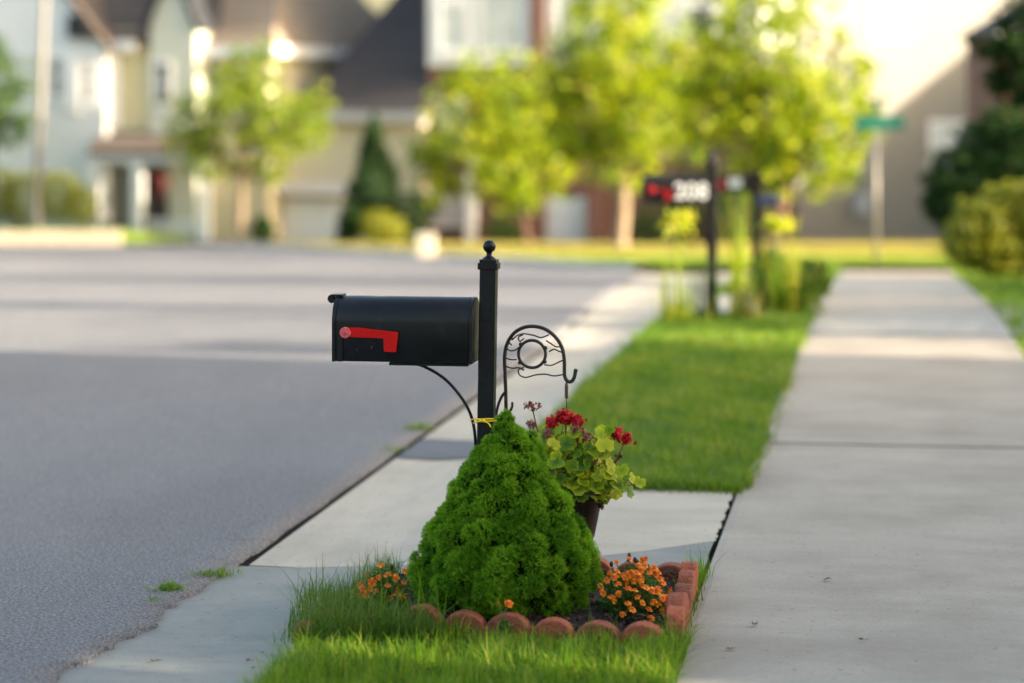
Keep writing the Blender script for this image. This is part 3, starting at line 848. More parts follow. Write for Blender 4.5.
# ---- unseen houses added on the right, placed and shaped to cast shade
U = Vector((SUN_U[0], SUN_U[1], 0)).normalized(); VP = Vector((-U.y, U.x, 0))
def caster_house(v0, v1, t0, t1, eave, ridge, mat, rmat, label, across=False):
    ang = math.atan2(U.y, U.x)
    c = U * ((t0 + t1) / 2) + VP * ((v0 + v1) / 2)
    r = thing('suburban_house', label, 'house', (c.x, c.y, tz(c.y)), ang)
    d, w_ = (t1 - t0) / 2, (v1 - v0) / 2
    m_ = MB(); gable_body(m_, -d, d, -w_ + .12, w_ - .12, -.3, eave, ridge, 'y' if across else 'x'); m_.build('wall', mat, r)
    m_ = MB(); s = (ridge - eave) / (w_ - .12)
    if across: gable_roof(m_, -d, d, -w_ + .12, w_ - .12, eave, ridge, 'y', .12)
    for sg in (-1, 1) if not across else ():
        roof_plane(m_, [(-d - .3, sg * w_, eave - .12 * s + .22), (-d - .3, 0, ridge + .22), (d + .3, 0, ridge + .22), (d + .3, sg * w_, eave - .12 * s + .22)], .16)
    m_.build('roof', rmat, r)
    for k, zz in ((-.5, 1.6), (.5, 1.6), (-.5, 4.4), (.5, 4.4)):
        y = k * w_
        f = MB(); f.span(-d - .07, -d + .02, y - .6, y + .6, zz - .1, zz + 1.5)
        fr = f.build('window', M['white_paint'], r)
        g = MB(); g.span(-d - .09, -d - .06, y - .48, y + .48, zz, zz + 1.38); g.build('pane', M['glass'], fr)
    f = MB(); f.span(-d - .06, -d + .02, -.5, .5, 0, 2.1); f.build('front_door', M['door_dark'], r)
    return r
caster_house(-7.5, 6.60, 5, 12.5, 5.6, 9.0, M['grey_siding'], M['roof_dark'], 'unseen greige house added at the right to shade the foreground')
caster_house(6.60, 14.5, 13, 22, 5.6, 8.2, M['cream_siding'], M['roof_brown'], 'unseen cream house added on the right to shade the foreground and road')
c_ = U * 12.75 + VP * 6.62  # unseen arch added only to keep the sun off the near asphalt
bz = thing('sun_blocker_arch', 'unseen boarded arch added between the near houses to block the sun', 'arch', (c_.x, c_.y, 0), math.atan2(U.y, U.x))
mb = MB(); mb.span(-.12, .12, -.6, .6, 4.09, 7.0); mb.build('header', M['grey_siding'], bz)
for sg in (-1, 1):
    mb = MB(); mb.box((0, sg * .52, 2.0), (.14, .14, 4.1)); mb.build('post', M['white_paint'], bz)
caster_house(81.0, 98.0, 0, 8.5, 4.5, 11.3, M['white_siding'], M['roof_dark'], 'unseen white steep gabled house on the right, shaped to shade the tan wall')
caster_house(69.3, 80.8, 1, 8.5, 8.2, 10.5, M['sage_siding'], M['roof_brown'], 'unseen sage house with a level ridge, added to shade the far left walls', True)

# ------------------------------------------------------------------ trees and shrubs
def crown_arrays(lobes, n, leaf, rg, clumps=26, rel=.34):
    parts = []
    tot = sum(l[1] ** 2 for l in lobes)
    for c, r, sc in [(l[0], l[1], l[2] if len(l) > 2 else (1, 1, 1)) for l in lobes]:
        k = max(6, int(clumps * 1.7 * r * r / tot * len(lobes)))
        d = rg.normal(0, 1, (k, 3)); d /= np.linalg.norm(d, axis=1)[:, None]
        rad = rg.uniform(.15, 1.0, k) ** .5 * rg.uniform(.8, 1.22, k)
        cc = np.array(c) + d * (rad * r)[:, None] * np.array(sc)
        m = int(n * r * r / tot / k) + 1
        for q in cc:
            cr = r * rel * .78 * rg.uniform(.5, 1.3)
            # leaves follow a short drooping twig
            tw = rg.normal(0, 1, 3); tw[2] = abs(tw[2]) * .4; tw /= np.linalg.norm(tw)
            mm = int(m * rg.uniform(.5, 1.5)) + 1
            P = q + tw * (rg.normal(0, .75, mm) * cr)[:, None] + rg.normal(0, 1, (mm, 3)) * cr * .36
            tone = np.clip(rg.normal(.5, .22) + rg.normal(0, .18, mm), 0, 1)
            parts.append(leaf_arrays(P, leaf * rg.uniform(.7, 1.25, mm), rg, rnd=tone))
    return merge(parts)

def tree(name, label, base, lobes, n, leaf, mat, bark, r0, seed, group=None, cat='tree', lean=0, clumps=26):
    rg = np.random.default_rng(seed)
    t = thing(name, label, cat, base, 0, group)
    b = Vector(base)
    top = max((Vector(l[0]) for l in lobes), key=lambda p: p.z)
    fork = b.lerp(Vector((sum(l[0][0] for l in lobes) / len(lobes), b.y, b.z)), .3)
    zf = min(l[0][2] - l[1] * .5 for l in lobes)
    fork.z = max(b.z + .8, zf)
    m_ = MB()
    m_.tube([b - Vector((0, 0, .1)), b + Vector((0, 0, .12)), b.lerp(fork, .5) + Vector((rg.normal(0, .03), 0, 0)), fork, fork.lerp(top, .5), top], [r0 * 1.5, r0 * 1.1, r0, r0 * .9, r0 * .5, r0 * .12], 10)
    for l in lobes:
        c = Vector(l[0])
        mid = fork.lerp(c, .5) + Vector((rg.normal(0, .1), rg.normal(0, .1), .05))
        m_.tube([fork - Vector((0, 0, .1)), mid, c], [r0 * .5, r0 * .34, r0 * .1], 7)
        for k in range(4):
            e = c + Vector(tuple(rg.normal(0, 1, 3))).normalized() * l[1] * .8
            m_.tube([mid.lerp(c, .5), c.lerp(e, .5), e], [r0 * .2, r0 * .12, r0 * .04], 5)
    part('trunk', m_, bark, t)
    V, Q, R = crown_arrays(lobes, n, leaf, rg, clumps)
    np_mesh('crown', V, Q, mat, t, R, off=base)
    return t

def lob(px, py, Y, rpx, dy=0):
    p = at(px, py, Y); return ((p.x, p.y + dy, p.z), rpx * Y / F)

def shrub(name, label, lobes, n, leaf, mat, seed, base, group=None, cat='shrub', core=True):
    rg = np.random.default_rng(seed)
    t = thing(name, label, cat, base, 0, group)
    parts = []
    tot = sum(l[1] ** 2 for l in lobes)
    for c, r in lobes:
        k = int(n * r * r / tot)
        d = rg.normal(0, 1, (k, 3)); d /= np.linalg.norm(d, axis=1)[:, None]
        bump = 1 + .12 * np.sin(d[:, 0] * 9 + seed) * np.sin(d[:, 1] * 8) + .10 * np.sin(d[:, 2] * 11)
        P = np.array(c) + d * (r * bump * rg.uniform(.72, 1.03, k))[:, None]
        parts.append(leaf_arrays(P, leaf * rg.uniform(.7, 1.2, k), rg, d, .8))
    V, Q, R = merge(parts)
    keep = V.reshape(-1, 4, 3)[:, :, 2].min(1) > base[2] - .02
    V2 = V.reshape(-1, 4, 3)[keep].reshape(-1, 3); R2 = R.reshape(-1, 4)[keep].ravel()
    np_mesh('foliage', V2, np.arange(len(V2)).reshape(-1, 4), mat, t, R2, off=base)
    m_ = MB()
    b = Vector(base)
    for c, r in lobes:
        for k in range(3):
            e = Vector(c) + Vector((rg.normal(0, .3) * r, rg.normal(0, .3) * r, r * rg.uniform(0, .6)))
            m_.tube([b + Vector((rg.normal(0, .04), rg.normal(0, .04), -.03)), b.lerp(e, .5), e], [.03, .02, .006], 6)
    part('stem', m_, M['bark_dark'], t)
    return t

# far left pale young tree
Yt = 73
tree('young_tree', 'loose pale green young tree before the cream house, left part of the street', gnd(240, Yt), [lob(232, 110, Yt, 42), lob(195, 118, Yt, 33, .4), lob(280, 122, Yt, 38, -.3), lob(258, 70, Yt, 29), lob(305, 128, Yt, 29, .3), lob(215, 165, Yt, 26), lob(268, 165, Yt, 26), lob(228, 80, Yt, 24, .5), lob(182, 140, Yt, 20), lob(318, 105, Yt, 18)], 7600, .17, M['left_leaves'], M['bark'], .13, 11, 'young street trees', clumps=30)
# tree B
Yt = 66
tree('young_tree', 'yellow green tree with drooping low branch right above the mailbox post', gnd(527, Yt), [lob(480, 120, Yt, 51), lob(505, 165, Yt, 42, -.4), lob(450, 155, Yt, 40, .4), lob(528, 130, Yt, 47), lob(525, 190, Yt, 28, -.5), lob(520, 85, Yt, 37), lob(470, 85, Yt, 33, .3), lob(428, 150, Yt, 24), lob(562, 150, Yt, 27, .3), lob(556, 188, Yt, 17), lob(442, 188, Yt, 18, -.3), lob(560, 105, Yt, 24)], 8925, .17, M['maple'], M['bark_dark'], .12, 12, 'young street trees', clumps=34)
# tree C
Yt = 60
tree('young_tree', 'tall yellow green tree with pale sunlit trunk left of the second mailbox', gnd(620, Yt), [lob(615, 60, Yt, 64), lob(590, 110, Yt, 48, .4), lob(645, 115, Yt, 48, -.4), lob(620, 150, Yt, 43), lob(620, 0, Yt, 52), lob(660, 60, Yt, 34, .4), lob(575, 70, Yt, 32, -.3), lob(630, -45, Yt, 41), lob(566, 140, Yt, 28, .2), lob(685, 92, Yt, 27), lob(684, 145, Yt, 24, .2), lob(558, 100, Yt, 24), lob(690, 45, Yt, 24)], 12750, .17, M['maple'], M['bark'], .17, 13, 'young street trees', clumps=40)
# tree D
Yt = 47
tree('young_tree', 'spreading yellow green tree between the second mailbox and the tan house', gnd(772, Yt), [lob(770, 120, Yt, 62), lob(735, 95, Yt, 44, .4), lob(815, 110, Yt, 51, -.3), lob(760, 50, Yt, 49), lob(850, 80, Yt, 29, .3), lob(720, 45, Yt, 35), lob(790, 10, Yt, 40, .3), lob(820, 165, Yt, 38), lob(770, 168, Yt, 38), lob(840, 45, Yt, 17, .2), lob(865, 70, Yt, 13, .2), lob(730, -10, Yt, 38), lob(700, 128, Yt, 27), lob(872, 108, Yt, 17), lob(856, 135, Yt, 24), lob(700, 82, Yt, 24, .2)], 10200, .15, M['maple'], M['bark_dark'], .11, 14, 'young street trees', clumps=38)
# leafy tree at the left frame edge
Yt = 76.8
tree('leafy_tree', 'green tree cut off by the left edge behind the lamp post', gnd(-8, Yt), [lob(0, 80, Yt, 32), lob(-30, 110, Yt, 36, .3), lob(8, 125, Yt, 28, -.3), lob(-15, 50, Yt, 26)], 3800, .17, M['mid_leaves'], M['bark_dark'], .12, 15)
# dark tree at the right edge
Yt = 36
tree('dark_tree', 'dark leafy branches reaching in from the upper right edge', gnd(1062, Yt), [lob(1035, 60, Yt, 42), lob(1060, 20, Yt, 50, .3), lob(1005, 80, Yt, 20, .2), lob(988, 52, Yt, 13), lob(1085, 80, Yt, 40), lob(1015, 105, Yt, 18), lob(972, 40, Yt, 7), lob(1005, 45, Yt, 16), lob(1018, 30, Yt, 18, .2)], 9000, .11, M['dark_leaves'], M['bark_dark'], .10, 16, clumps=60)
# shrubs on the right
Yt = 34
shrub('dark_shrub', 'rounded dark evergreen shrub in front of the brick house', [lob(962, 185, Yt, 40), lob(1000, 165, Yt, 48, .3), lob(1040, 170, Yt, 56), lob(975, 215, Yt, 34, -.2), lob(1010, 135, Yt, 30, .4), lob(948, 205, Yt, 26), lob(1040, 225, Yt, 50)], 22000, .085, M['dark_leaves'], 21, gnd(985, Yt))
Yt = 29
shrub('golden_shrub', 'low golden green shrub beside the sidewalk at right', [lob(985, 232, Yt, 36), lob(1020, 222, Yt, 42, .2), lob(1060, 220, Yt, 46), lob(962, 244, Yt, 22, -.1), lob(1000, 250, Yt, 30, -.1), lob(1040, 250, Yt, 36, -.1)], 15000, .075, M['gold_leaves'], 22, gnd(990, Yt))
# tall cypress
def cypress():
    Y = 74; rg = np.random.default_rng(31); base = gnd(374, Y, .03)
    t = thing('cypress_tree', 'narrow dark cypress against the cream garage wall', 'tree', base)
    zt = zpx(112, Y); h = zt - base.z; n = 9000
    u = rg.random(n) ** .75; th = rg.uniform(0, 2 * math.pi, n)
    rad = .80 * np.minimum(1, (1 - u) * 1.5) ** .8 * (1 + .14 * np.sin(th * 3 + u * 14) + .1 * np.sin(th * 7 - u * 30)) * rg.uniform(.6, 1.03, n)
    P = np.stack([base.x + rad * np.cos(th), base.y + rad * np.sin(th), base.z + .15 + u * (h - .2)], 1)
    nr = np.stack([np.cos(th), np.sin(th), np.full(n, .5)], 1)
    V, Q, R = leaf_arrays(P, .16, rg, nr, .6)
    np_mesh('crown', V, Q, M['cypress'], t, R, off=base)
    m_ = MB(); m_.tube([base - Vector((0, 0, .1)), base + Vector((0, 0, h * .8))], [.10, .02], 8); part('trunk', m_, M['bark_dark'], t)
cypress()
Yt = 73
shrub('dark_shrub', 'dark shrub at the left foot of the cypress', [lob(352, 222, Yt, 16), lob(345, 236, Yt, 10)], 1500, .12, M['dark_leaves'], 23, gnd(350, Yt))
shrub('golden_shrub', 'yellow green shrub in front of the cypress', [lob(378, 226, Yt - 1, 18), lob(392, 230, Yt - 1, 14)], 1800, .12, M['gold_leaves'], 24, gnd(380, Yt - 1))
shrub('dark_shrub', 'dark shrub between the cypress and the porch railing', [lob(412, 212, Yt, 22), lob(405, 232, Yt, 18), lob(428, 205, Yt, 14)], 2400, .12, M['dark_leaves'], 25, gnd(412, Yt))
shrub('dark_shrub', 'small dark shrub left of the cream garage door', [lob(263, 232, Yt, 12), lob(262, 222, Yt, 8)], 900, .12, M['dark_leaves'], 26, gnd(263, Yt))
shrub('dark_shrub', 'dark low shrub before the brick porch steps', [lob(500, 232, Yt, 16), lob(516, 238, Yt, 12)], 1500, .12, M['mid_leaves'], 27, gnd(505, Yt))
Yt = 66
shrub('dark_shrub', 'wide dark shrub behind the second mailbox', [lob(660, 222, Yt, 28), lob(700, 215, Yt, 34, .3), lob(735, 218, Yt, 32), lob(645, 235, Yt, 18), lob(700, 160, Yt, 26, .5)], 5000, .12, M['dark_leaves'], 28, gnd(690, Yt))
# left hedge and kerb
Yt = 76.5
shrub('hedge', 'yellow green hedge behind the lamp post at far left', [lob(-10, 195, Yt, 30), lob(25, 198, Yt, 28), lob(58, 196, Yt, 26), lob(80, 205, Yt, 20), lob(-50, 195, Yt, 30)], 7500, .13, M['gold_leaves'], 29, gnd(30, Yt, .3))
m_ = MB()
def left_bank():
    V = []
    mb = MB(); xs_ = np.linspace(wpx(-150, 74), wpx(190, 74), 14)
    rows = []
    for y in (72.3, 72.7, 73.5, 77, 83):
        for x in xs_:
            e = float(np.interp(x, [xs_[0], wpx(118, 74), wpx(190, 74)], [.40, .40, .05]))
            rows.append((x, y + (x - xs_[0]) * .12, tz(y) + (.0 if y == 72.3 else e)))
    m = len(xs_)
    mb.add(rows, [(j * m + i, j * m + i + 1, (j + 1) * m + i + 1, (j + 1) * m + i) for j in range(4) for i in range(m - 1)])
    structure(mb.build('left_bank', surf('bright_turf', (.08, .15, .012), (.16, .22, .02), 5, .95)))
left_bank()
wl = thing('retaining_wall', 'low sunlit tan retaining wall along the far left street edge', 'wall', gnd(70, 72.0))
for x0, x1 in ((-140, 34), (34.3, 56), (56.3, 114)):
    mb = MB(); Xa, Xb = wpx(x0, 72), wpx(x1, 72)
    ya = 72.1 + (Xa - wpx(-150, 74)) * .12; yb = 72.1 + (Xb - wpx(-150, 74)) * .12
    mb.prism([(Xa, ya), (Xb, yb), (Xb, yb + .3), (Xa, ya + .3)], (0, 0, tz(72.5) - .1), (1, 0, 0), (0, 1, 0), (0, 0, .46))
    part('wall_block', mb, M['wall_stone'], wl, .03)
# lamp post
lp = thing('lamp_post', 'tall pale lamp post on the far left verge', 'lamp post', gnd(36, 74.3, .40))
b_ = Vector(lp.location); tp = at(47, -60, 74.3)
mb = MB(); mb.tube([b_ - Vector((0, 0, .3)), b_ + Vector((0, 0, .6)), b_.lerp(tp, .5), tp], [.14, .125, .11, .095], 14); part('shaft', mb, M['lamp_pole'], lp)
mb = MB(); mb.tube([b_ - Vector((0, 0, .1)), b_ + Vector((0, 0, .5)), b_ + Vector((0, 0, .55))], [.20, .19, .14], 14); part('base', mb, M['lamp_pole'], lp)
mb = MB(); mb.tube([tp, tp + Vector((.3, 0, .35)), tp + Vector((1.2, 0, .5))], .05, 10); part('arm', mb, M['lamp_pole'], lp)
mb = MB(); mb.ball(tp + Vector((1.45, 0, .48)), .3, 14, (1, .5, .35)); part('lamp_head', mb, M['galv'], lp)
# cream pedestal at the bend
pd = thing('utility_pedestal', 'small cream utility pedestal standing at the road bend', 'utility box', gnd(426, 46.5, .0))
mb = MB(); mb.box((pd.location.x, 46.5, pd.location.z + .20), (.36, .3, .40)); part('housing', mb, M['cream_plastic'], pd, .03)
mb = MB(); mb.box((pd.location.x, 46.5, pd.location.z + .43), (.40, .34, .06)); part('cap', mb, M['cream_plastic'], pd, .025)
# street sign
sg = thing('street_sign', 'green street name sign on a thin post by the sidewalk end', 'sign', gnd(876, 36, .05))
b_ = Vector(sg.location); zs = zpx(123, 36)
mb = MB(); mb.tube([b_ - Vector((0, 0, .3)), Vector((b_.x, b_.y, zs + .12))], .03, 10); part('post', mb, M['galv'], sg)
mb = MB(); mb.box((wpx(879, 36), 36 - .045, zs), (.74, .012, .19)); pl = part('sign_plate', mb, M['sign_green'], sg, .004)
mb = MB(); mb.box((b_.x, b_.y, zs + .16), (.05, .78, .012)); mb.box((b_.x, b_.y, zs + .26), (.012, .74, .19)); part('cross_plate', mb, M['sign_green'], sg, .004)

def caster_hedge(b0, b1, label, seed):  # hedge added out of view to keep sun off the sidewalk
    rg = np.random.default_rng(seed); n = int(1500 * (b1 - b0))
    a = 2.75 + rg.normal(0, .16, n); b = rg.uniform(b0, b1, n)
    X = CS * a - SN * b; Y = SN * a + CS * b
    Z = Tz(Y) + rg.random(n) * (1.2 + .08 * np.sin(b * 4))
    c = st(2.75, (b0 + b1) / 2); base = (c[0], c[1], tz(c[1]))
    t = thing('caster_hedge', label, 'hedge', base)
    V, Q, R = leaf_arrays(np.stack([X, Y, Z], 1), rg.uniform(.06, .11, n), rg, aspect=.7)
    np_mesh('foliage', V, Q, M['mid_leaves'], t, R, off=base)
    mb = MB()
    for k in range(int((b1 - b0) * 2)):
        p = st(2.75, b0 + .25 + k * .5); mb.tube([(p[0], p[1], tz(p[1]) - .05), (p[0] + .03, p[1], tz(p[1]) + .8)], [.02, .008], 5)
    p0, p1 = st(2.75, b0 + .1), st(2.75, b1 - .1); mb.tube([(p0[0], p0[1], tz(p0[1]) + .02), (p1[0], p1[1], tz(p1[1]) + .02)], .02, 5)
    part('stem', mb, M['bark_dark'], t)
caster_hedge(16.6, 21.2, 'unseen hedge added by the near right lawn to shade the sidewalk', 181)
caster_hedge(21.6, 27.5, 'unseen hedge added by the middle right lawn to shade the sidewalk', 182)
def woods():
    rg = np.random.default_rng(71); n = 16000
    X = rg.uniform(-50, 45, n); Y = rg.uniform(112, 122, n)
    hgt = 11 + 2.5 * np.sin(X * .5) + 1.5 * np.sin(X * 1.3 + 1)
    Z = Tz(Y) + hgt * rg.random(n) ** .6
    V, Q, R = leaf_arrays(np.stack([X, Y, Z], 1), rg.uniform(.5, .95, n), rg)
    tag(np_mesh('woods', V, Q, M['mid_leaves'], None, R), 'distant line of woods behind the houses', kind='stuff')
woods()
# unseen trees added off frame to cast bands of shade on the road
def caster_tree(v, t, R, h, label, seed, nn=5200):
    c = U * t + VP * v
    base = Vector((c.x, c.y, tz(c.y)))
    rg = np.random.default_rng(seed)
    lobes = []
    for k in range(9):
        a = rg.uniform(0, 2 * math.pi); rr = R * .5 * rg.random() ** .5
        lobes.append(((base.x + rr * math.cos(a), base.y + rr * math.sin(a), base.z + rg.uniform(.35, .85) * h), R * .55))
    tree('caster_tree', label, base, lobes, nn, .26, M['mid_leaves'], M['bark_dark'], .16, seed, 'unseen trees added to shade the road', clumps=22)
caster_tree(15.3, 16, 1.0, 7.5, 'sparse unseen tree added past the cream house to dapple the road', 46, 1700)
caster_tree(19.3, 15, .75, 8, 'leafy unseen tree added on the right to shade a band of road', 41)
caster_tree(28.0, 19, 2.3, 9, 'broad unseen tree added in the third yard to shade the road', 42)
caster_tree(22.6, 24, 1.0, 6.5, 'slender unseen tree added in the second yard to shade the road', 43)
caster_tree(45.0, 26, 2.2, 5.0, 'short round unseen tree added before the brick house to cast shade', 44)

# ------------------------------------------------------------------ second and third mailboxes with their plants
def mail_body(w=.165, h=.215, n=10):
    r = w / 2
    poly = [(-r, 0), (r, 0), (r, h - r)]
    for k in range(1, n): 
        th = math.pi * k / n; poly.append((r * math.cos(th), h - r + r * math.sin(th)))
    poly.append((-r, h - r))
    return poly

m2 = thing('mailbox', 'dark mailbox numbered 208 on a post among tall yellow green stalks', 'mailbox', gnd(712, 18.35), STREET)
mb = MB(); mb.box((0, 0, .55), (.075, .075, 1.3)); part2 = mb.build('post', M['mailbox_dark'], m2, .006)
mb = MB(); mb.lathe((0, 0, 1.2), [(.05, 0), (.05, .02), (.02, .03), (.03, .055), (.03, .075), (.001, .1)], 14); mb.build('finial', M['mailbox_dark'], m2)
zb = zpx(203.5, 18.3) - m2.location.z
mb = MB(); mb.prism(mail_body(), (-.05, 0, zb), (0, 1, 0), (0, 0, 1), (-.46, 0, 0)); mb.build('box', M['mailbox_dark'], m2, .004)
mb = MB(); mb.prism(mail_body(.175, .222), (-.51, 0, zb - .003), (0, 1, 0), (0, 0, 1), (-.015, 0, 0)); mb.build('door', M['mailbox_dark'], m2, .003)
mb = MB(); mb.box((-.385, -.094, zb + .10), (.13, .006, .02)); mb.box((-.325, -.094, zb + .062), (.06, .006, .075)); mb.lathe((0, 0, 0), [(0, 0)], 3) if False else None; mb.ball((-.455, -.095, zb + .10), .034, 12, (1, .25, 1)); mb.build('flag', M['red_dull'], m2)
fc = bpy.data.curves.new('house_number', 'FONT'); fc.body = '208'; fc.size = .172; fc.extrude = .002; fc.align_x = 'CENTER'; fc.align_y = 'CENTER'; fc.offset = .004
fc.materials.append(M['white_plate'])
_tmp = link(bpy.data.objects.new('house_number_text', fc))
bpy.context.view_layer.update()
_me = bpy.data.meshes.new_from_object(_tmp.evaluated_get(bpy.context.evaluated_depsgraph_get()))
bpy.data.objects.remove(_tmp)
fo = link(bpy.data.objects.new('house_number', _me), m2); fo.location = (-.150, -.0865, zb + .088); fo.rotation_euler = (math.pi / 2, 0, 0)
mb = MB(); mb.tube([(-.3, 0, zb - .01), (-.2, 0, zb - .03), (-.08, 0, zb - .15), (-.04, 0, zb - .32)], .01, 8); mb.build('brace', M['mailbox_dark'], m2)

m3 = thing('mailbox', 'black mailbox with blue newspaper tube, farther back behind mailbox 208', 'mailbox', gnd(757, 28), STREET)
mb = MB(); mb.box((0, 0, .60), (.11, .11, 1.35)); mb.build('post', M['mailbox_dark'], m3, .006)
zb = zpx(193, 28) - m3.location.z
mb = MB(); mb.prism(mail_body(.17, .22), (-.06, 0, zb), (0, 1, 0), (0, 0, 1), (-.42, 0, 0)); mb.build('box', M['mailbox_dark'], m3, .004)
mb = MB(); mb.box((-.40, -.098, zb + .1), (.07, .008, .12)); mb.build('flag', M['red_dull'], m3)
mb = MB(); mb.box((-.25, -.090, zb + .12), (.15, .006, .1)); mb.build('number_plate', M['blind'], m3)
mb = MB(); mb.box((.14, 0, zpx(201, 28) - m3.location.z), (.26, .34, .13)); mb.build('newspaper_tube', M['blue_box'], m3, .03)

# tall perennials round mailbox 208
def stalks(name, label, px, Y, h, n, spread, mat, seed, wd=.014, tuft=0, lean=.12):
    rg = np.random.default_rng(seed)
    base = gnd(px, Y)
    t = thing(name, label, 'plant', base, 0, 'tall perennials round the numbered mailbox')
    mb = MB(); parts = []
    P = np.stack([rg.normal(0, spread, n), rg.normal(0, spread, n), np.zeros(n)], 1)
    parts.append(grass_arrays(P, h * rg.uniform(.55, 1.0, n), wd * rg.uniform(.7, 1.3, n), np.abs(rg.normal(lean, lean * .5, n)), rg, 4))
    for k in range(max(2, n // 6)):
        o = Vector((rg.normal(0, spread * .7), rg.normal(0, spread * .7), 0)); tp = o * 1.4 + Vector((0, 0, h * rg.uniform(.85, 1)))
        mb.tube([o - Vector((0, 0, .03)), o.lerp(tp, .5), tp], [.007, .006, .003], 5)
        if tuft:
            q = np.array(tp) + rg.normal(0, tuft, (60, 3)) * np.array([1, 1, .8]); parts.append(leaf_arrays(q, .06, rg, rnd=rg.uniform(.4, 1, 60)))
    V, Q, R = merge(parts)
    np_mesh('foliage', V, Q, mat, t, R)
    mb.build('stem', mat, t)
    return t
stalks('tall_perennial', 'thin pair of stalks with a lime flower tuft below the box numbered 208', 681, 18.2, .80, 12, .05, M['lily_leaf'], 51, .010, .055)
stalks('tall_perennial', 'bright lime stalks taller than the others right of the numbered post', 739, 18.4, 1.12, 26, .035, M['lily_leaf'], 52, .016)
stalks('tall_perennial', 'short yellow clump left of the numbered post', 680, 18.1, .30, 40, .06, M['lily_leaf'], 53, .016, 0, .35)
stalks('tall_perennial', 'straw yellow clump at the foot of the numbered post', 748, 18.25, .42, 40, .05, M['gold_grass'], 54, .014, 0, .3)
stalks('tall_perennial', 'grey green upright clump just left of the numbered post', 702, 18.4, .50, 36, .06, M['lawn'], 55, .014)
stalks('tall_perennial', 'loose green stalks under the newspaper tube', 783, 19.0, .80, 26, .07, M['lily_leaf'], 56, .010, .03)
stalks('tall_perennial', 'pale thin blades at the left end of the numbered mailbox bed', 664, 18.3, .55, 12, .03, M['lily_leaf'], 58, .010)
Yt = 19.3
shrub('leafy_perennial', 'wide green perennial clump spilling to the sidewalk beside mailbox 208', [lob(790, 288, Yt, 26), lob(812, 282, Yt, 22, .2), lob(768, 292, Yt, 18), lob(775, 270, Yt, 16, .2)], 2600, .075, M['lawn'], 57, gnd(790, Yt), cat='plant')

stalks('tall_perennial', 'arching green blades over the perennial clump by the sidewalk', 800, 19.2, .42, 90, .10, M['lawn'], 59, .016, 0, .5)

# ------------------------------------------------------------------ planting bed with edging blocks
def soil_bed():
    sr = np.random.default_rng(61)
    V, n = [], 26
    P = [at(300, 655, 1), at(690, 655, 1)]
    A0, A1, B0, B1 = -1.72, -.66, 6.98, 8.12
    for j in range(n):
        for i in range(n):
            a = -1.62 + (1.0) * i / (n - 1); b = 7.175 + .965 * j / (n - 1)
            edge = min(i, n - 1 - i, j, n - 1 - j) / 6
            V.append((a, b, .008 + .035 * min(1, edge) + sr.normal(0, .004)))
    Q = [(j * n + i, j * n + i + 1, (j + 1) * n + i + 1, (j + 1) * n + i) for j in range(n - 1) for i in range(n - 1)]
    mb = MB(); mb.add(V, Q, True); o = mb.build('mulch_bed', M['soil']); o.rotation_euler = (0, 0, STREET); structure(o)
    # bark chips
    k = 2600
    a = sr.uniform(-1.6, -.64, k); b = sr.uniform(7.2, 8.1, k)
    X = CS * a - SN * b; Y = SN * a + CS * b
    Pp = np.stack([X, Y, sr.uniform(.035, .055, k)], 1)
    Vv, Qq, R = leaf_arrays(Pp, sr.uniform(.012, .04, k), sr, np.tile([0, 0, 1.0], (k, 1)), .6, .35)
    o = np_mesh('mulch_chips', Vv, Qq, foliage('bark_chips', [(0, (.012, .007, .006)), (.7, (.05, .028, .022)), (1, (.12, .075, .06))], 0, .9), None, R)
    tag(o, kind='stuff')
soil_bed()

def scallop(w=.142, h=.135, t=.055):
    n = 10; poly = [(-w / 2, -.05), (w / 2, -.05), (w / 2, h * .55)]
    for k in range(1, n):
        th = math.pi * k / n
        poly.append((w / 2 * math.cos(th), h * .55 + h * .45 * math.sin(th)))
    poly.append((-w / 2, h * .55))
    mb = MB(); mb.prism(poly, (0, -t / 2, 0), (1, 0, 0), (0, 0, 1), (0, t, 0))
    return mb
blk = None
G_ED = 'scalloped red edging blocks round the bed'
def place_block(x, y, z, rz, label, tilt=0.0):
    global blk
    if blk is None:
        blk = scallop().build('edging_block', M['edging'], None, .006); o = blk
    else:
        o = blk.copy(); COL.objects.link(o)
    o.location = (x, y, z); o.rotation_euler = (tilt + random.uniform(-.05, .05), random.uniform(-.06, .06), rz + random.uniform(-.05, .05)); o.scale = (random.uniform(.96, 1.03), random.uniform(.92, 1.08), random.uniform(.95, 1.04))
    tag(o, label, 'edging block', G_ED)
words = ['hidden in grass at the left front corner', 'half hidden in grass left of the spruce', 'dark one just left of the spruce foot', 'leftmost clear one before the spruce', 'brightest one before the spruce', 'before the right half of the spruce', 'between spruce and marigolds', 'under the right marigolds']
for k, w_ in enumerate(words):
    px = 332 + 44.4 * k
    Y = 7.42 - .028 * k * 1.0
    ytop = 603 + 3.4 * (px - 376) / 44.4 if px > 0 else 0
    p = at(px, ytop, Y)
    place_block(p.x, p.y, p.z - (.135 if k > 1 else .165), STREET - .06, 'scalloped red block in the front row, ' + w_)
rr = ['nearest the viewer', 'second from the front', 'third from the front', 'fourth from the front', 'farthest, by the back corner']
for k, w_ in enumerate(rr):
    f = k / 4
    X = np.interp(f, [0, 1], [.492, .585]); Y = np.interp(f, [0, 1], [7.30, 8.0])
    place_block(X, Y, -.035 + .006 * (k % 2), STREET + math.pi / 2, 'scalloped red block in the right row, ' + w_)
lr = ['nearest the viewer', 'second from the front', 'third from the front', 'fourth from the front', 'by the orange flowers', 'farthest from the viewer']
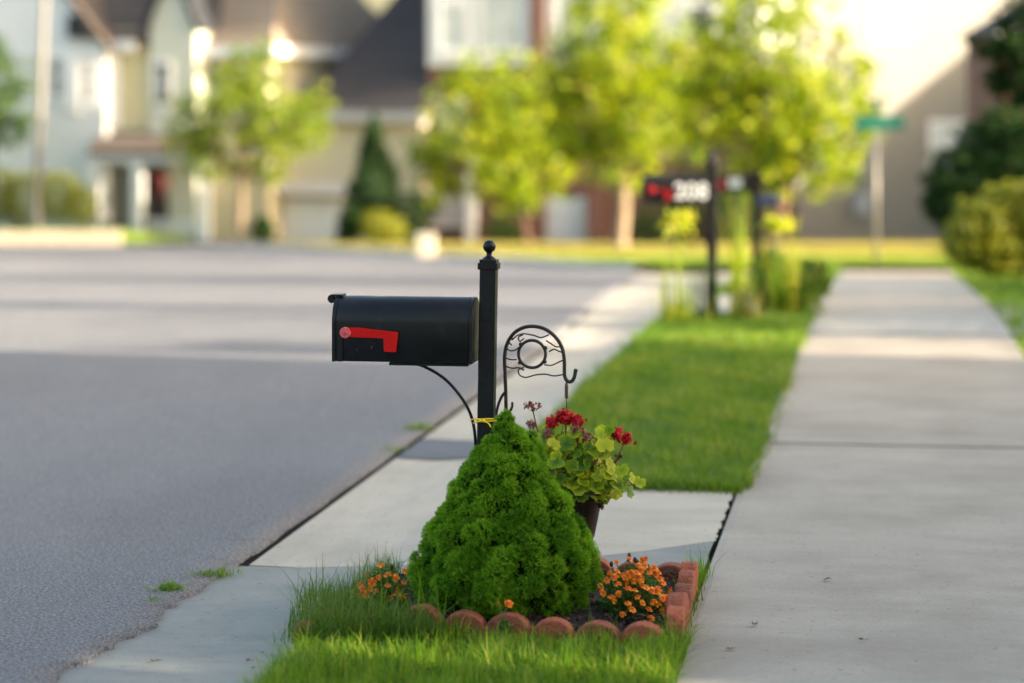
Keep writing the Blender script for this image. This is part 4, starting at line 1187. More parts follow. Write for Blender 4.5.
for k, w_ in enumerate(lr):
    f = k / 5
    p = Vector((np.interp(f, [0, 1], [-.615, -.46]), np.interp(f, [0, 1], [7.28, 8.05]), -.075))
    place_block(p.x, p.y, p.z, STREET + math.pi / 2 + .05, 'scalloped red block in the left row, ' + w_)
for k in range(7):
    f = (k + .5) / 7
    a = -1.57 + .92 * f
    x, y = st(a, 8.16)
    place_block(x, y, -.065, STREET, 'scalloped red block in the back row behind the spruce' if k < 5 else 'scalloped red block in the back row, ' + ['next to the right corner', 'at the back right corner'][k - 5])

# ------------------------------------------------------------------ main mailbox
mx, my = wpx(483.6, 7.98), 7.98
mail = thing('mailbox', 'black mailbox with red flag and ball finial post behind the spruce', 'mailbox', (mx, my, 0), STREET)
ZB = .769; XR = -.0225; XL = -.4925; LEAN = math.radians(.95)
mb = MB(); mb.box((0, 0, .545), (.054, .054, 1.09)); mb.build('post', M['black'], mail, .004).rotation_euler = (0, LEAN, 0)
mb = MB(); mb.box((0, 0, 1.083), (.066, .066, .022)); mb.box((0, 0, 1.099), (.056, .056, .012))
mb.lathe((0, 0, 1.104), [(.026, 0), (.020, .006), (.010, .012), (.0085, .02), (.011, .026), (.0, .027)], 20)
cap = mb.build('post_cap', M['black'], mail, .002); cap.rotation_euler = (0, LEAN, 0)
mb = MB(); mb.ball((0, 0, 1.147), .0215, 24); mb.build('finial', M['black'], cap)
# rounded body, open seam lines, embossed ribs
def body_shell():
    mb = MB()
    r, h = .0825, .215
    poly = mail_body(.165, .2105, 20)
    mb.prism(poly, (XR - .012, 0, ZB), (0, 1, 0), (0, 0, 1), (XL + .012 - (XR - .012), 0, 0))
    return mb
b = body_shell().build('box', M['black'], mail, .002)
for p in b.data.polygons: p.use_smooth = abs(p.normal.x) < .5 and p.normal.z > -.5
mb = MB(); mb.prism(mail_body(.170, .2145, 20), (XR - .012, 0, ZB - .003), (0, 1, 0), (0, 0, 1), (.010, 0, 0)); mb.build('rear_panel', M['black'], mail, .002)
mb = MB(); mb.prism(mail_body(.169, .2135, 20), (XL + .012, 0, ZB - .0015), (0, 1, 0), (0, 0, 1), (-.013, 0, 0))
mb.span(XL + .016, XL + .036, -.0855, -.0825, ZB - .001, ZB + .10)
door = mb.build('door', M['black'], mail, .002)
mb = MB(); pts = []
for k in range(13):
    th = math.radians(75 + 265 * k / 12)
    pts.append((XL - .0155 + .0105 * math.cos(th), ZB + .2005 + .0115 * math.sin(th)))
for (x0, z0), (x1, z1) in zip(pts[:-1], pts[1:]):
    mb.add([(x0, -.026, z0), (x0, .026, z0), (x1, .026, z1), (x1, -.026, z1)], [(0, 1, 2, 3)])
mb.span(XL - .0135, XL + .02, -.026, .026, ZB + .2105, ZB + .2135)
mb.tube([(XL - .0155, -.024, ZB + .2), (XL - .0155, .024, ZB + .2)], .0065, 10)
o = mb.build('latch', M['black'], door); md = o.modifiers.new('thick', 'SOLIDIFY'); md.thickness = .006; md.offset = 0
# support board, curved brace
mb = MB(); mb.span(XR - .02, XL + .185, -.055, .055, ZB - .014, ZB - .004); mb.build('support_plate', M['black'], mail, .002)
def arc(P, n=24):
    """smooth curve through points"""
    P = [Vector(p) for p in P]; out = []
    for i in range(len(P) - 1):
        p0, p1, p2, p3 = P[max(i - 1, 0)], P[i], P[i + 1], P[min(i + 2, len(P) - 1)]
        for k in range(n):
            t = k / n
            out.append(.5 * ((2 * p1) + (-p0 + p2) * t + (2 * p0 - 5 * p1 + 4 * p2 - p3) * t * t + (-p0 + 3 * p1 - 3 * p2 + p3) * t ** 3))
    out.append(P[-1]); return out
def ml(px, py):      # pixel to mailbox-local x, z in the plane of the post
    return ((px - 483.6) * 7.98 / F / CS, EYE - (py - HOR) * 7.98 / F)
mb = MB(); mb.tube(arc([(ml(x, y)[0], 0, ml(x, y)[1]) for x, y in ((392, 364.6), (414, 365), (428, 369.5), (445, 380), (459, 395), (469, 411), (474, 428), (476, 450))], 8), .0052, 8)
mb.build('brace', M['black'], mail)
# flag: pale pivot disc, arm, hanging blade
yf = -.0825 - .006
def fl(px, py): return ((px - 483.6) * 7.90 / F / CS + .0095, EYE - .0085 - (py - HOR) * 7.90 / F)
poly = [fl(*p) for p in ((346, 326.8), (358, 326.4), (399.5, 330.6), (397.5, 349.8), (396.3, 350.6), (386, 350.4), (385, 349.4), (384.4, 337.0), (346, 336.0))]
mb = MB(); mb.prism([(p[0], p[1]) for p in poly], (0, yf - .004, 0), (1, 0, 0), (0, 0, 1), (0, .0035, 0)); fg = mb.build('flag', M['red'], mail, .0008)
c_ = fl(345.8, 331.8)
mb = MB(); mb.add([(c_[0] + r * math.cos(2 * math.pi * k / 28), yf - y, c_[1] + r * math.sin(2 * math.pi * k / 28)) for r, y in ((.0185, -.004), (.0185, .006), (.0165, .008), (.008, .008), (.006, .0095), (.001, .0097)) for k in range(28)],
    [(i * 28 + k, i * 28 + (k + 1) % 28, (i + 1) * 28 + (k + 1) % 28, (i + 1) * 28 + k) for i in range(5) for k in range(28)], False)
mb.build('pivot_disc', M['pink'], fg)
# scuffs of old numerals: irregular worn spots
sr = np.random.default_rng(77)
mb = MB()
for (px, py, w_) in ((372, 346, .0065), (374.5, 342.5, .004), (357, 349, .004), (386, 358, .0025), (337, 357, .004)):
    x, z = fl(px, py); n = 9
    vs = [(x + w_ * math.cos(2 * math.pi * k / n) * sr.uniform(.3, 1.1) * .6, -.0834, z + w_ * math.sin(2 * math.pi * k / n) * sr.uniform(.5, 1.3)) for k in range(n)]
    mb.add(vs, [tuple(range(n))])
mb.build('paint_scuff', M['scuff'], mail)
mb = MB(); mb.box((.0135, -.0275, ZB + .16), (.03, .004, .05)); mb.build('bracket', M['black'], mail, .001)

# yellow ribbon tied round the post
rb = thing('ribbon', 'yellow ribbon knotted round the black mailbox post', 'ribbon', (mx + .012, my, at(485, 419.5, 7.98).z), STREET)
mb = MB(); q = .031
for z in (-.003, .004): mb.tube([(-q, -q, z), (q, -q, z + .003), (q, q, z), (-q, q, z - .004), (-q, -q, z)], .0028, 6)
mb.build('loop', M['yellow_tie'], rb)
mb = MB(); mb.ball((-.006, -.036, .0), .006, 8); mb.tube(arc([(-.006, -.036, 0), (-.03, -.04, .006), (-.052, -.038, .003)], 6), .0024, 6); mb.tube(arc([(-.006, -.036, 0), (-.026, -.042, -.003), (-.04, -.04, -.008)], 6), .0024, 6); mb.tube(arc([(-.006, -.036, 0), (.012, -.042, -.008), (.018, -.04, -.02)], 6), .0024, 6)
mb.build('knot', M['yellow_tie'], rb)

# ------------------------------------------------------------------ shepherd's hook with ring and vine scrolls
YH = 8.06
hk = thing('plant_hook', 'black iron garden hook with ring and scrolled vines beside the mailbox post', 'plant hook', (wpx(506, YH), YH, 0), STREET)
def hp(px, py): 
    return ((px - 506) * YH / F / CS, 0, EYE - (py - HOR) * YH / F)
rod = [(507, 600), (506.5, 500), (506, 405), (505, 375), (504.6, 357), (507, 344), (514, 333), (524, 327.2), (534, 326), (545, 328.5), (555, 336), (561.5, 346), (564, 358), (564.2, 370), (564.8, 376), (567.5, 380.2), (571.5, 380), (574, 376), (575.2, 370)]
mb = MB(); P = arc([hp(*p) for p in rod], 6); P[0] = Vector((P[0].x, 0, -.05)); mb.tube(P, .0062, 10); mb.ball(hp(575.4, 369.5), .0075, 10); mb.build('rod', M['iron'], hk)
mb = MB(); c_ = Vector(hp(532, 353.6)); rr_ = .0455
mb.tube([c_ + Vector((rr_ * math.cos(2 * math.pi * k / 40), 0, rr_ * math.sin(2 * math.pi * k / 40))) for k in range(41)], .0052, 8, False)
for an in (25, 140, 215, 330): mb.ball(c_ + Vector((rr_ * 1.1 * math.cos(math.radians(an)), 0, rr_ * 1.1 * math.sin(math.radians(an)))), .007, 8)
mb.build('ring', M['iron'], hk)
vines = [[(512, 340), (517, 335.5), (524, 333.5), (534, 335), (541, 337), (549, 334)], [(524, 338), (520, 341), (518.5, 337), (523, 334.5)],
         [(546, 340), (551, 343), (556, 346), (562, 345.5)], [(549, 351), (554, 348.5), (559, 350.5), (564, 352)], [(544, 364), (551, 364.5), (557, 362), (563, 359)],
         [(505.5, 347), (510, 350.5), (515, 350), (519, 347)], [(505.5, 358), (511, 359.5), (517, 359.5)], [(505.5, 366), (512, 368), (519, 367.5), (524, 370)],
         [(524, 367), (518.5, 370), (520, 375), (526, 377), (535, 374.5), (545, 373.5), (554, 375), (563, 373.5)], [(512, 345), (508, 341), (513, 338)]]
mb = MB()
for v_ in vines: mb.tube(arc([hp(*p) for p in v_], 8), [.0026] * (8 * (len(v_) - 1) + 1), 6)
mb.build('vine_scroll', M['iron'], hk)
mb = MB(); mb.tube(arc([hp(*p) for p in ((506, 391), (501.5, 397), (498, 406), (496, 418), (496, 440))], 8), .0048, 8); mb.tube(arc([hp(*p) for p in ((506, 413), (509.5, 411.5), (512, 407), (512.4, 402))], 8), .0042, 8); mb.build('prong', M['iron'], hk)

# hanging pot with geranium
pc = Vector((wpx(573, YH + .02), YH + .02, at(573, 489, YH).z))
pot = thing('hanging_pot', 'brown hanging pot on the garden hook behind the spruce', 'flower pot', pc)
R0 = .108
mb = MB(); mb.lathe((0, 0, 0), [(.0, -.165), (.068, -.165), (.072, -.16), (R0 - .008, -.022), (R0, -.02), (R0 + .003, -.002), (R0, .002), (R0 - .006, .0), (R0 - .01, -.03), (.0, -.03)], 40); mb.build('pot', M['pot'], pot)
hx = Vector((wpx(566.5, YH), YH, at(566, 383, YH).z)) - pc
mb = MB(); mb.tube([hx + Vector((0, 0, .004)), hx + Vector((0, 0, -.012)), hx + Vector((0, 0, -.048)), hx + Vector((0, 0, -.054))], [.003, .006, .0055, .002], 8); mb.build('swivel', M['rust'], pot)
mb = MB(); lo = hx + Vector((0, 0, -.05)); kn = hx + Vector((0, 0, -.09))
mb.tube([lo, kn], .0014, 5)
for an in (100, 220, 340):
    a = math.radians(an); mb.tube([kn, kn.lerp(Vector((R0 * math.cos(a), R0 * math.sin(a), 0)), .5), (R0 * math.cos(a), R0 * math.sin(a), -.004)], .0013, 5)
mb.build('hanger_wire', M['iron'], pot)

def geranium():
    rg = np.random.default_rng(91)
    base = pc + Vector((0, 0, -.025))
    g = thing('geranium', 'red flowered geranium with yellow green leaves in the hanging pot', 'plant', base)
    V, Q, R, stems = [], [], [], MB()
    # leaf positions: pixels give the outline, depth varies
    spots = []
    for k in range(230):
        a = rg.uniform(0, 2 * math.pi); rr = rg.random() ** .5
        spots.append((.145 * rr * math.cos(a) + .012, .12 * rr * math.sin(a), rg.uniform(-.01, .175) * (1 - .55 * rr)))
    for k in range(170):
        p = at(rg.uniform(546, 612), rg.uniform(430, 494), YH + rg.uniform(-.11, .05)) - base; spots.append(tuple(p))
    for px, py in ((583, 482), (632, 478), (622, 470), (606, 487), (596, 494), (574, 488), (611, 464), (545, 440), (548, 455), (560, 478), (628, 489), (619, 484), (572, 466), (600, 455), (588, 448), (570, 444), (605, 445), (583, 462), (556, 462), (613, 476), (640, 482)):
        p = at(px, py, YH - .09 + rg.normal(0, .02)) - base; spots.append(tuple(p))
    for (x, y, z) in spots:
        s = rg.uniform(.012, .027) if len(R) < 400 * 22 else rg.uniform(.020, .033)
        wav = rg.uniform(.03, .16); dish = rg.uniform(.02, .35)
        nrm = Vector((x * 1.5 + rg.normal(0, .35), y * 1.5 - .55 + rg.normal(0, .3), .5 + rg.normal(0, .25))).normalized()
        t1 = nrm.orthogonal().normalized(); t2 = nrm.cross(t1)
        ph = rg.uniform(0, 6.28); n = 21; b0 = len(V)
        tone = float(np.clip(rg.normal(.45 + .25 * (x > .08), .22), 0, 1))
        c = Vector((x, y, z)); V.append(tuple(c - nrm * s * dish)); R.append(max(0, tone - .28))
        for k in range(n):
            th = 2 * math.pi * k / n
            rad = s * (1 + .12 * math.cos(7 * th)) * (1 if abs(th - math.pi) < 2.85 else .45)
            v = c + (t1 * math.cos(th + ph) + t2 * math.sin(th + ph)) * rad + nrm * (wav * s * math.cos(3 * th + ph) + .06 * s * math.cos(7 * th))
            V.append(tuple(v)); R.append(min(1, tone + .1))
        for k in range(n): Q.append((b0, b0 + 1 + k, b0 + 1 + (k + 1) % n))
        if rg.random() < .5: stems.tube([(x * .2, y * .2, -.01), (x * .6, y * .6, z * .7 - .01), (x, y, z - .004)], .0018, 5)
    np_mesh('foliage', V, Q, M['geranium_leaf'], g, R)
    def head(px, py, Y, rad, n, mat, squash=.75, sz=.016):
        p = at(px, py, Y) - base
        d = rg.normal(0, 1, (n, 3)); d /= np.linalg.norm(d, axis=1)[:, None]
        P = np.array(p) + d * rad * rg.uniform(.55, 1.05, n)[:, None] * np.array([1, 1, squash])
        parts = []
        for k in range(n):
            for q in range(5):
                parts.append((P[k] + rg.normal(0, sz * .3, 3), d[k]))
        Pp = np.array([x[0] for x in parts]); Nn = np.array([x[1] for x in parts])
        Vv, Qq, Rr = leaf_arrays(Pp, sz * rg.uniform(.7, 1.1, len(Pp)), rg, Nn, .5, .8)
        np_mesh('flower_head', Vv, Qq, mat, g, Rr)
        stems.tube(arc([(p.x * .3, p.y * .3, 0), (p.x * .75, p.y * .75, p.z * .55), tuple(p)], 5), .0022, 6)
    head(565, 417, YH - .03, .026, 34, M['crimson'], .8, .019); head(577, 421, YH - .05, .022, 26, M['crimson'], .75, .018)
    head(552, 422, YH - .03, .020, 20, M['crimson'], .8, .016)
    head(616, 434, YH - .05, .022, 20, M['crimson'], .7, .018); head(626, 439, YH - .05, .019, 18, M['crimson'], .7, .018)
    head(578, 431, YH - .07, .030, 30, M['dried'], .8, .013); head(590, 440, YH - .07, .026, 24, M['dried'], .8, .013)
    head(532, 407, YH + .02, .026, 15, M['dried'], .6, .014); head(532, 424, YH + .02, .018, 14, M['dried'], .7, .013)
    head(619, 457, YH - .02, .009, 6, M['spent'], sz=.011); head(600, 505, YH - .08, .012, 8, M['spent'], sz=.015); head(547, 434, YH - .05, .022, 14, M['dried'], sz=.015)
    stems.build('stem', M['red_stem'], g)
geranium()

# ------------------------------------------------------------------ dwarf spruce
def spruce():
    rg = np.random.default_rng(101)
    base = Vector((wpx(503.5, 7.62), 7.62, .03))
    t = thing('dwarf_spruce', 'bushy conical dwarf spruce in the middle of the bed', 'shrub', base)
    h = .617
    # silhouette radius over height fraction
    us = [0, .04, .12, .22, .4, .55, .7, .82, .92, 1.0]; rs = [.165, .235, .278, .290, .240, .186, .130, .080, .034, .004]
    lumps = []
    k = 0
    for i in range(330):
        u = (i + .5) / 330; u = 1 - (1 - u) ** .62 if True else u
        r = float(np.interp(u, us, rs)); th = i * 2.39996 + rg.normal(0, .6)
        lr = float(np.interp(u, [0, .5, .85, 1], [.041, .037, .028, .012])) * rg.uniform(.72, 1.3)
        rr = max(0, r - lr * .8) * rg.uniform(.90, 1.07)
        lumps.append((np.array([rr * math.cos(th) + .012 * u, rr * math.sin(th), u * h + rg.normal(0, .018) * (1 - u * .7)]), lr, rg.normal(.5, .24)))
    # a stray leader or two at the top and a shoulder shoot at the right
    lumps += [(np.array([.006, 0, h * .985]), .012, .6), (np.array([-.008, -.004, h * .955]), .018, .5), (np.array([.095, .02, h * .80]), .03, .45), (np.array([.10, .02, h * .74]), .035, .4), (np.array([.085, .02, h * .86]), .022, .5)]
    core = MB()
    parts = []
    for c, lr, tone in lumps:
        core.ball(tuple(c * np.array([.92, .92, 1])), lr * .66, 8)
        n = int(2700 * (lr / .05) ** 1.8) + 90
        d = rg.normal(0, 1, (n, 3)); out = np.array([c[0], c[1], .10]); out /= np.linalg.norm(out) + 1e-6
        d += out * .75; d /= np.linalg.norm(d, axis=1)[:, None]
        # sprigs: needles gather round twig directions
        m = max(10, n // 11); tw = d[:m]
        idx = rg.integers(0, m, n); dd = tw[idx]
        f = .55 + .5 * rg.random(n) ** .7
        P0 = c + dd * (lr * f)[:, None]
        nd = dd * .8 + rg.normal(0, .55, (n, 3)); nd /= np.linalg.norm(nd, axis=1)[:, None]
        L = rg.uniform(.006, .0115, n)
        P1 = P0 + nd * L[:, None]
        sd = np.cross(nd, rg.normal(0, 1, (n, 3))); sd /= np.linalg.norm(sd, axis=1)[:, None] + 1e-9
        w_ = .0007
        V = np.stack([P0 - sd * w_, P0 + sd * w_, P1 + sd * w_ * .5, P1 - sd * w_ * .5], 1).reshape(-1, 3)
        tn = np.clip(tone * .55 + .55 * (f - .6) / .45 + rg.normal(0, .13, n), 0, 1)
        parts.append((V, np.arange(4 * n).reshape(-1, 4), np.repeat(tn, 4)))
    V, Q, R = merge(parts)
    V[:, 2] = np.maximum(V[:, 2], .0)
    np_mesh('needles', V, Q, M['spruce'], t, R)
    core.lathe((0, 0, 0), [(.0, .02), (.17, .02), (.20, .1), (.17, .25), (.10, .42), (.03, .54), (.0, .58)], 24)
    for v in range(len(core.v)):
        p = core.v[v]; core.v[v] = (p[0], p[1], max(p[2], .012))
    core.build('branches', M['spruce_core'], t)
    mb = MB(); mb.tube([(0, 0, -.06), (0, 0, .3)], [.028, .02], 10); mb.build('trunk', M['bark_dark'], t)
spruce()

# ------------------------------------------------------------------ marigolds
def flower_mesh(seed):
    rg = np.random.default_rng(seed)
    V, Q, R = [], [], []
    for ring, (r, n, lift, w_) in enumerate(((.0140, 7, .000, .0046), (.0090, 5, .0028, .0036))):
        for k in range(n):
            th = 2 * math.pi * k / n + ring * .4 + rg.normal(0, .08); rr = r * rg.uniform(.85, 1.1)
            d = np.array([math.cos(th), math.sin(th), 0]); s = np.array([-math.sin(th), math.cos(th), 0])
            tn = float(np.clip(rg.normal(.5, .25), 0, 1)); b0 = len(V)
            for f, ww, dz in ((.15, .35, 0), (.6, 1, .0022), (1, .75, -.001 + rg.normal(0, .0012))):
                p = d * rr * f + np.array([0, 0, lift + dz]); V += [tuple(p - s * w_ * ww), tuple(p + s * w_ * ww)]; R += [tn * .5 if f < .5 else tn] * 2
            Q += [(b0, b0 + 1, b0 + 3, b0 + 2), (b0 + 2, b0 + 3, b0 + 5, b0 + 4)]
    return V, Q, R
FM = []
def petal_objects():
    for sd in (1, 2, 3):
        V, Q, R = flower_mesh(sd); o = np_mesh('flower', V, Q, M['orange'], None, R)
        mb = MB(); mb.ball((0, 0, .003), .0042, 8, (1, 1, .7)); h = mb.build('flower_heart', M['orange_heart'], o)
        mb = MB(); mb.tube([(0, 0, -.012), (0, 0, -.004), (0, 0, .001)], [.002, .0045, .005], 8); mb.build('calyx', M['stem'], o)
        FM.append(o)
petal_objects()
used = set()
def marigold(label, centre_px, Y, rx, ry, hgt, heads, seed, nleaf, spent=()):
    rg = np.random.default_rng(seed)
    base = Vector((wpx(centre_px, Y), Y, .035))
    t = thing('marigold', label, 'flower plant', base)
    stems = MB(); P = []
    for px, py, dy in heads:
        p = at(px, py, Y + dy) - base
        i = int(rg.integers(0, 3)); src = FM[i]
        if i not in used: used.add(i); o = src; o.parent = t
        else: o = copy_tree(src, t)
        s = rg.uniform(.72, 1.12)
        o.location = p; o.scale = (s, s, s)
        o.rotation_euler = (rg.normal(.75, .3), rg.normal(0, .3), rg.uniform(0, 6.28))
        o.rotation_mode = 'ZYX' if False else 'XYZ'
        e = Matrix.Rotation(float(np.clip(rg.normal(.8, .35), 0, 1.4)), 3, 'X'); z = Matrix.Rotation(rg.normal(0, .7), 3, 'Z')
        o.rotation_euler = (z @ e).to_euler()
        b = Vector((p.x * .35, p.y * .35, 0)); stems.tube(arc([b, b.lerp(p, .5) + Vector((rg.normal(0, .006), rg.normal(0, .006), .012)), p - Vector((0, -.004, .008))], 5), .0016, 5)
    for px, py, dy in spent:
        p = at(px, py, Y + dy) - base
        mb = MB(); mb.ball(tuple(p), .0075, 8, (.8, .8, 1.3)); mb.build('spent_bud', M['spent'], t)
        b = Vector((p.x * .4, p.y * .4, 0)); stems.tube([b, b.lerp(p, .6) + Vector((0, 0, .01)), p], .0015, 5)
    d = rg.normal(0, 1, (nleaf, 3)); d /= np.linalg.norm(d, axis=1)[:, None]
    rad = rg.random(nleaf) ** .45
    L = np.stack([d[:, 0] * rx * rad, d[:, 1] * ry * rad, np.abs(d[:, 2]) * hgt * rad + .004], 1); L[:, :2] *= .93
    V, Q, R = leaf_arrays(L, rg.uniform(.012, .024, nleaf), rg, d * .5 + np.array([0, -.2, .5]), .9, .28)
    np_mesh('foliage', V, Q, M['marigold_leaf'], t, R)
    for k in range(24):
        p = Vector((rg.normal(0, rx * .5), rg.normal(0, ry * .5), hgt * rg.uniform(.5, .95))); stems.tube([(p.x * .3, p.y * .3, -.02), (p.x * .7, p.y * .7, p.z * .5), tuple(p)], .0016, 5)
    stems.build('stem', M['stem'], t)
    return t
def px_heads(region, pts, z): return [((region[0] + x / z), (region[1] + y / z)) for x, y in pts]
hz = [(185, 258), (202, 355), (325, 385), (100, 220), (275, 270), (230, 232), (370, 240), (395, 275), (375, 305), (300, 220), (215, 180), (140, 155), (178, 148), (235, 90), (305, 97), (355, 130), (365, 160), (270, 155), (295, 140), (230, 165), (420, 315), (350, 295), (385, 185), (180, 210), (255, 188), (290, 190), (315, 225), (408, 280), (330, 160), (150, 270), (415, 300), (345, 240), (205, 165), (175, 105), (260, 240), (285, 175), (340, 372)]
rg_ = np.random.default_rng(5)
hz += [(110, 250), (130, 190), (165, 175), (222, 205), (248, 158), (280, 120), (312, 125), (340, 145), (398, 205), (428, 240), (160, 285), (230, 300), (300, 300), (330, 330), (250, 330), (400, 340)]
heads = [(x, y, -.118 * math.sqrt(max(0, 1 - ((x - 633) / 41) ** 2 - ((y - 608) / 50) ** 2)) + .01 + rg_.normal(0, .012)) for x, y in px_heads((580, 540), hz, 4.773)]
sp = [(x, y, .03) for x, y in px_heads((580, 540), [(122, 155), (150, 115), (262, 95), (272, 105), (235, 75), (325, 130)], 4.773)]
marigold('rounded orange marigold full of blooms at the right end of the bed', 632, 7.52, .118, .10, .145, heads, 111, 2600, sp)
hz2 = [(600, 180), (560, 165), (490, 200), (430, 215), (470, 270), (620, 225), (545, 245), (590, 300), (640, 270), (530, 120), (650, 148), (520, 178), (565, 215), (445, 235), (430, 265), (480, 232), (505, 245), (640, 200), (610, 255), (575, 275), (462, 262)]
heads2 = [(x, y, -.05 + rg_.normal(0, .015)) for x, y in px_heads((270, 540), hz2, 4.778)]
marigold('sparse orange marigold half sunk in grass left of the spruce', 385, 7.62, .085, .075, .12, heads2, 112, 1500, [(x, y, 0.) for x, y in px_heads((270, 540), [(582, 130), (480, 222)], 4.778)])
marigold('tiny marigold seedling with two blooms at the foot of the spruce', 504, 7.27, .018, .012, .03, [(498.5, 604, 0.), (508.8, 603.5, 0.)], 113, 120)

# ------------------------------------------------------------------ grass
def scatter_strip(n, a0, a1, b0, b1, rg, z=0.0, edge=0.0):
    a = rg.uniform(a0 - edge, a1 + edge, n); b = rg.uniform(b0, b1, n)
    X = CS * a - SN * b; Y = SN * a + CS * b
    return np.stack([X, Y, Tz(Y) + z], 1), a, b

def near_grass():
    rg = np.random.default_rng(121)
    parts = []
    P, a, b = scatter_strip(26000, A_GUT, A_WL, 5.6, 7.36, rg, .0, .015)
    # the front edging row runs slightly across; keep grass in front of it
    lim = np.clip(7.245 - .21 * P[:, 0], 7.12, 7.36)
    k = P[:, 1] < lim + .02
    P = P[k]; a = a[k]
    P[:, 2] += .012
    n = len(P)
    h = rg.gamma(6, .0082, n) * (1 + .45 * np.sin(P[:, 0] * 23 + P[:, 1] * 9) * np.sin(P[:, 1] * 17 - P[:, 0] * 5)) * np.interp(P[:, 1], [6.9, 7.1], [1.15, .72])
    parts.append(grass_arrays(P, np.clip(h, .018, .13), rg.uniform(.0026, .0056, n), np.abs(rg.normal(.45, .35, n)), rg))
    # ragged fringe over the sidewalk and gutter
    for aa, sgn in ((A_WL, 1), (A_GUT, -1)):
        P, a, b = scatter_strip(1500, aa - .03, aa + .03, 5.6, 7.3, rg, .0)
        n = len(P)
        V, Q, R = grass_arrays(P, np.clip(rg.gamma(6, .013, n), .03, .14), rg.uniform(.002, .0045, n), np.abs(rg.normal(.9, .3, n)), rg)
        parts.append((V, Q, R))
    V, Q, R = merge(parts)
    tag(np_mesh('grass', V, Q, M['grass'], None, R), 'ragged sunlit grass in front of the edged bed', kind='stuff')
near_grass()

def grass_patch(name, label, pts_fn, n, hmean, hmax, seed, mat='grass', wd=(.0025, .0045), lean=(.5, .3), kind='stuff', cat=None, group=None):
    rg = np.random.default_rng(seed)
    P = pts_fn(rg, n)
    n = len(P)
    h = np.clip(rg.gamma(6, hmean / 6, n), .015, hmax)
    pt = np.sin(P[:, 0] * 6.1 + 1.3 * np.sin(P[:, 1] * 2.7)) * np.sin(P[:, 1] * 3.3 + 1.7 * np.sin(P[:, 0] * 4.1)) + .5 * np.sin(P[:, 0] * 15 + P[:, 1] * 9)
    tone = np.clip(rg.random(n) * .66 + .15 + .22 * pt, 0, 1); h = h * (1 + .22 * pt)
    V, Q, R = grass_arrays(P, h, rg.uniform(wd[0], wd[1], n), np.abs(rg.normal(lean[0], lean[1], n)), rg, rnd=tone)
    o = np_mesh(name, V, Q, M[mat], None, R)
    tag(o, label, cat, group, kind)
    return o
# taller dark grass around the left edge of the bed
def left_pts(rg, n):
    u = rg.random(n); 
    X = np.interp(u, [0, 1], [-.66, -.24]) + rg.normal(0, .02, n); Y = 7.16 + rg.random(n) ** 1.4 * np.interp(u, [0, .4, 1], [.75, .5, .12])
    return np.stack([X, Y, np.full(n, .02)], 1)
grass_patch('tall_grass', 'long dark grass overgrowing the left edge of the bed', left_pts, 2900, .08, .17, 131, 'tall_grass')
def left_edge(rg, n):
    a = rg.normal(-1.68, .022, n); b = rg.uniform(7.1, 8.15, n); X = CS * a - SN * b; Y = SN * a + CS * b
    return np.stack([X, Y, np.full(n, .0)], 1)
grass_patch('tall_grass', 'long grass fringe between the left edging and the gutter', left_edge, 1300, .08, .16, 132, 'tall_grass')
def stray(rg, n):
    X = rg.uniform(-.45, -.2, n); Y = rg.uniform(7.2, 7.35, n); return np.stack([X, Y, np.full(n, .03)], 1)
grass_patch('tall_grass', 'few long stray blades in front of the left marigold', stray, 40, .17, .26, 133, 'grass', (.003, .005), (.35, .3))
def right_edge(rg, n):
    a = rg.normal(A_WL - .028, .018, n); b = rg.uniform(7.15, 8.3, n); X = CS * a - SN * b; Y = SN * a + CS * b
    return np.stack([X, Y, np.full(n, .0)], 1)
grass_patch('tall_grass', 'bright grass fringe between the right edging and the sidewalk', right_edge, 900, .07, .15, 134, 'grass')
# lawn past the apron
def lawn_pts(b0, b1, a0, a1):
    def f(rg, n):
        P, a, b = scatter_strip(n, a0, a1, b0, b1, rg, .004); return P
    return f
grass_patch('lawn', 'mown green lawn strip between gutter and sidewalk past the apron', lawn_pts(10.05, 18.9, A_GUT - .005, A_WL + .02), 42000, .045, .09, 141, 'lawn', (.004, .008))
def lawn_edge(rg, n):
    b = rg.uniform(10.1, 18.9, n); a = np.where(rg.random(n) < .75, A_WL + np.abs(rg.normal(.0, .03, n)), A_GUT - np.abs(rg.normal(0, .015, n)))
    k = rg.random(n) < (.35 + .65 * (np.sin(b * 5.1) + np.sin(b * 2.3 + 1) > .3)); a = a[k]; b = b[k]
    X = CS * a - SN * b; Y = SN * a + CS * b; return np.stack([X, Y, Tz(Y)], 1)
grass_patch('lawn', 'ragged grass tufts leaning over the sidewalk edge', lawn_edge, 5200, .075, .14, 142, 'lawn', (.004, .008), (.9, .3))
def front_edge(rg, n):
    a = rg.uniform(A_GUT, A_WL + .02, n); b = 10.10 + rg.normal(0, .045, n); X = CS * a - SN * b; Y = SN * a + CS * b; return np.stack([X, Y, Tz(Y)], 1)
grass_patch('lawn', 'dark grass edge where the lawn meets the apron', front_edge, 1500, .06, .10, 143, 'lawn', (.004, .007))
grass_patch('lawn', 'green lawn strip beyond the driveway crossing', lawn_pts(22.9, 34, A_GUT, A_WL), 9000, .06, .10, 144, 'lawn', (.010, .018))
grass_patch('lawn', 'green lawn on the right side of the sidewalk', lawn_pts(10, 34, A_WR - .02, A_WR + 3.2), 30000, .06, .11, 145, 'lawn', (.010, .018))
def far_pts(rg, n):
    Y = 43 + 24 * rg.random(n) ** 1.4; e = np.interp(Y, _edgeY, _edgeX) + .3; X = e + (Y * .24 - e) * rg.random(n); return np.stack([X, Y, Tz(Y) + .05], 1)
grass_patch('far_grass', 'dry grass across the bend, sunlight put into its gold colour', far_pts, 26000, .05, .09, 146, 'gold_grass', (.02, .035))

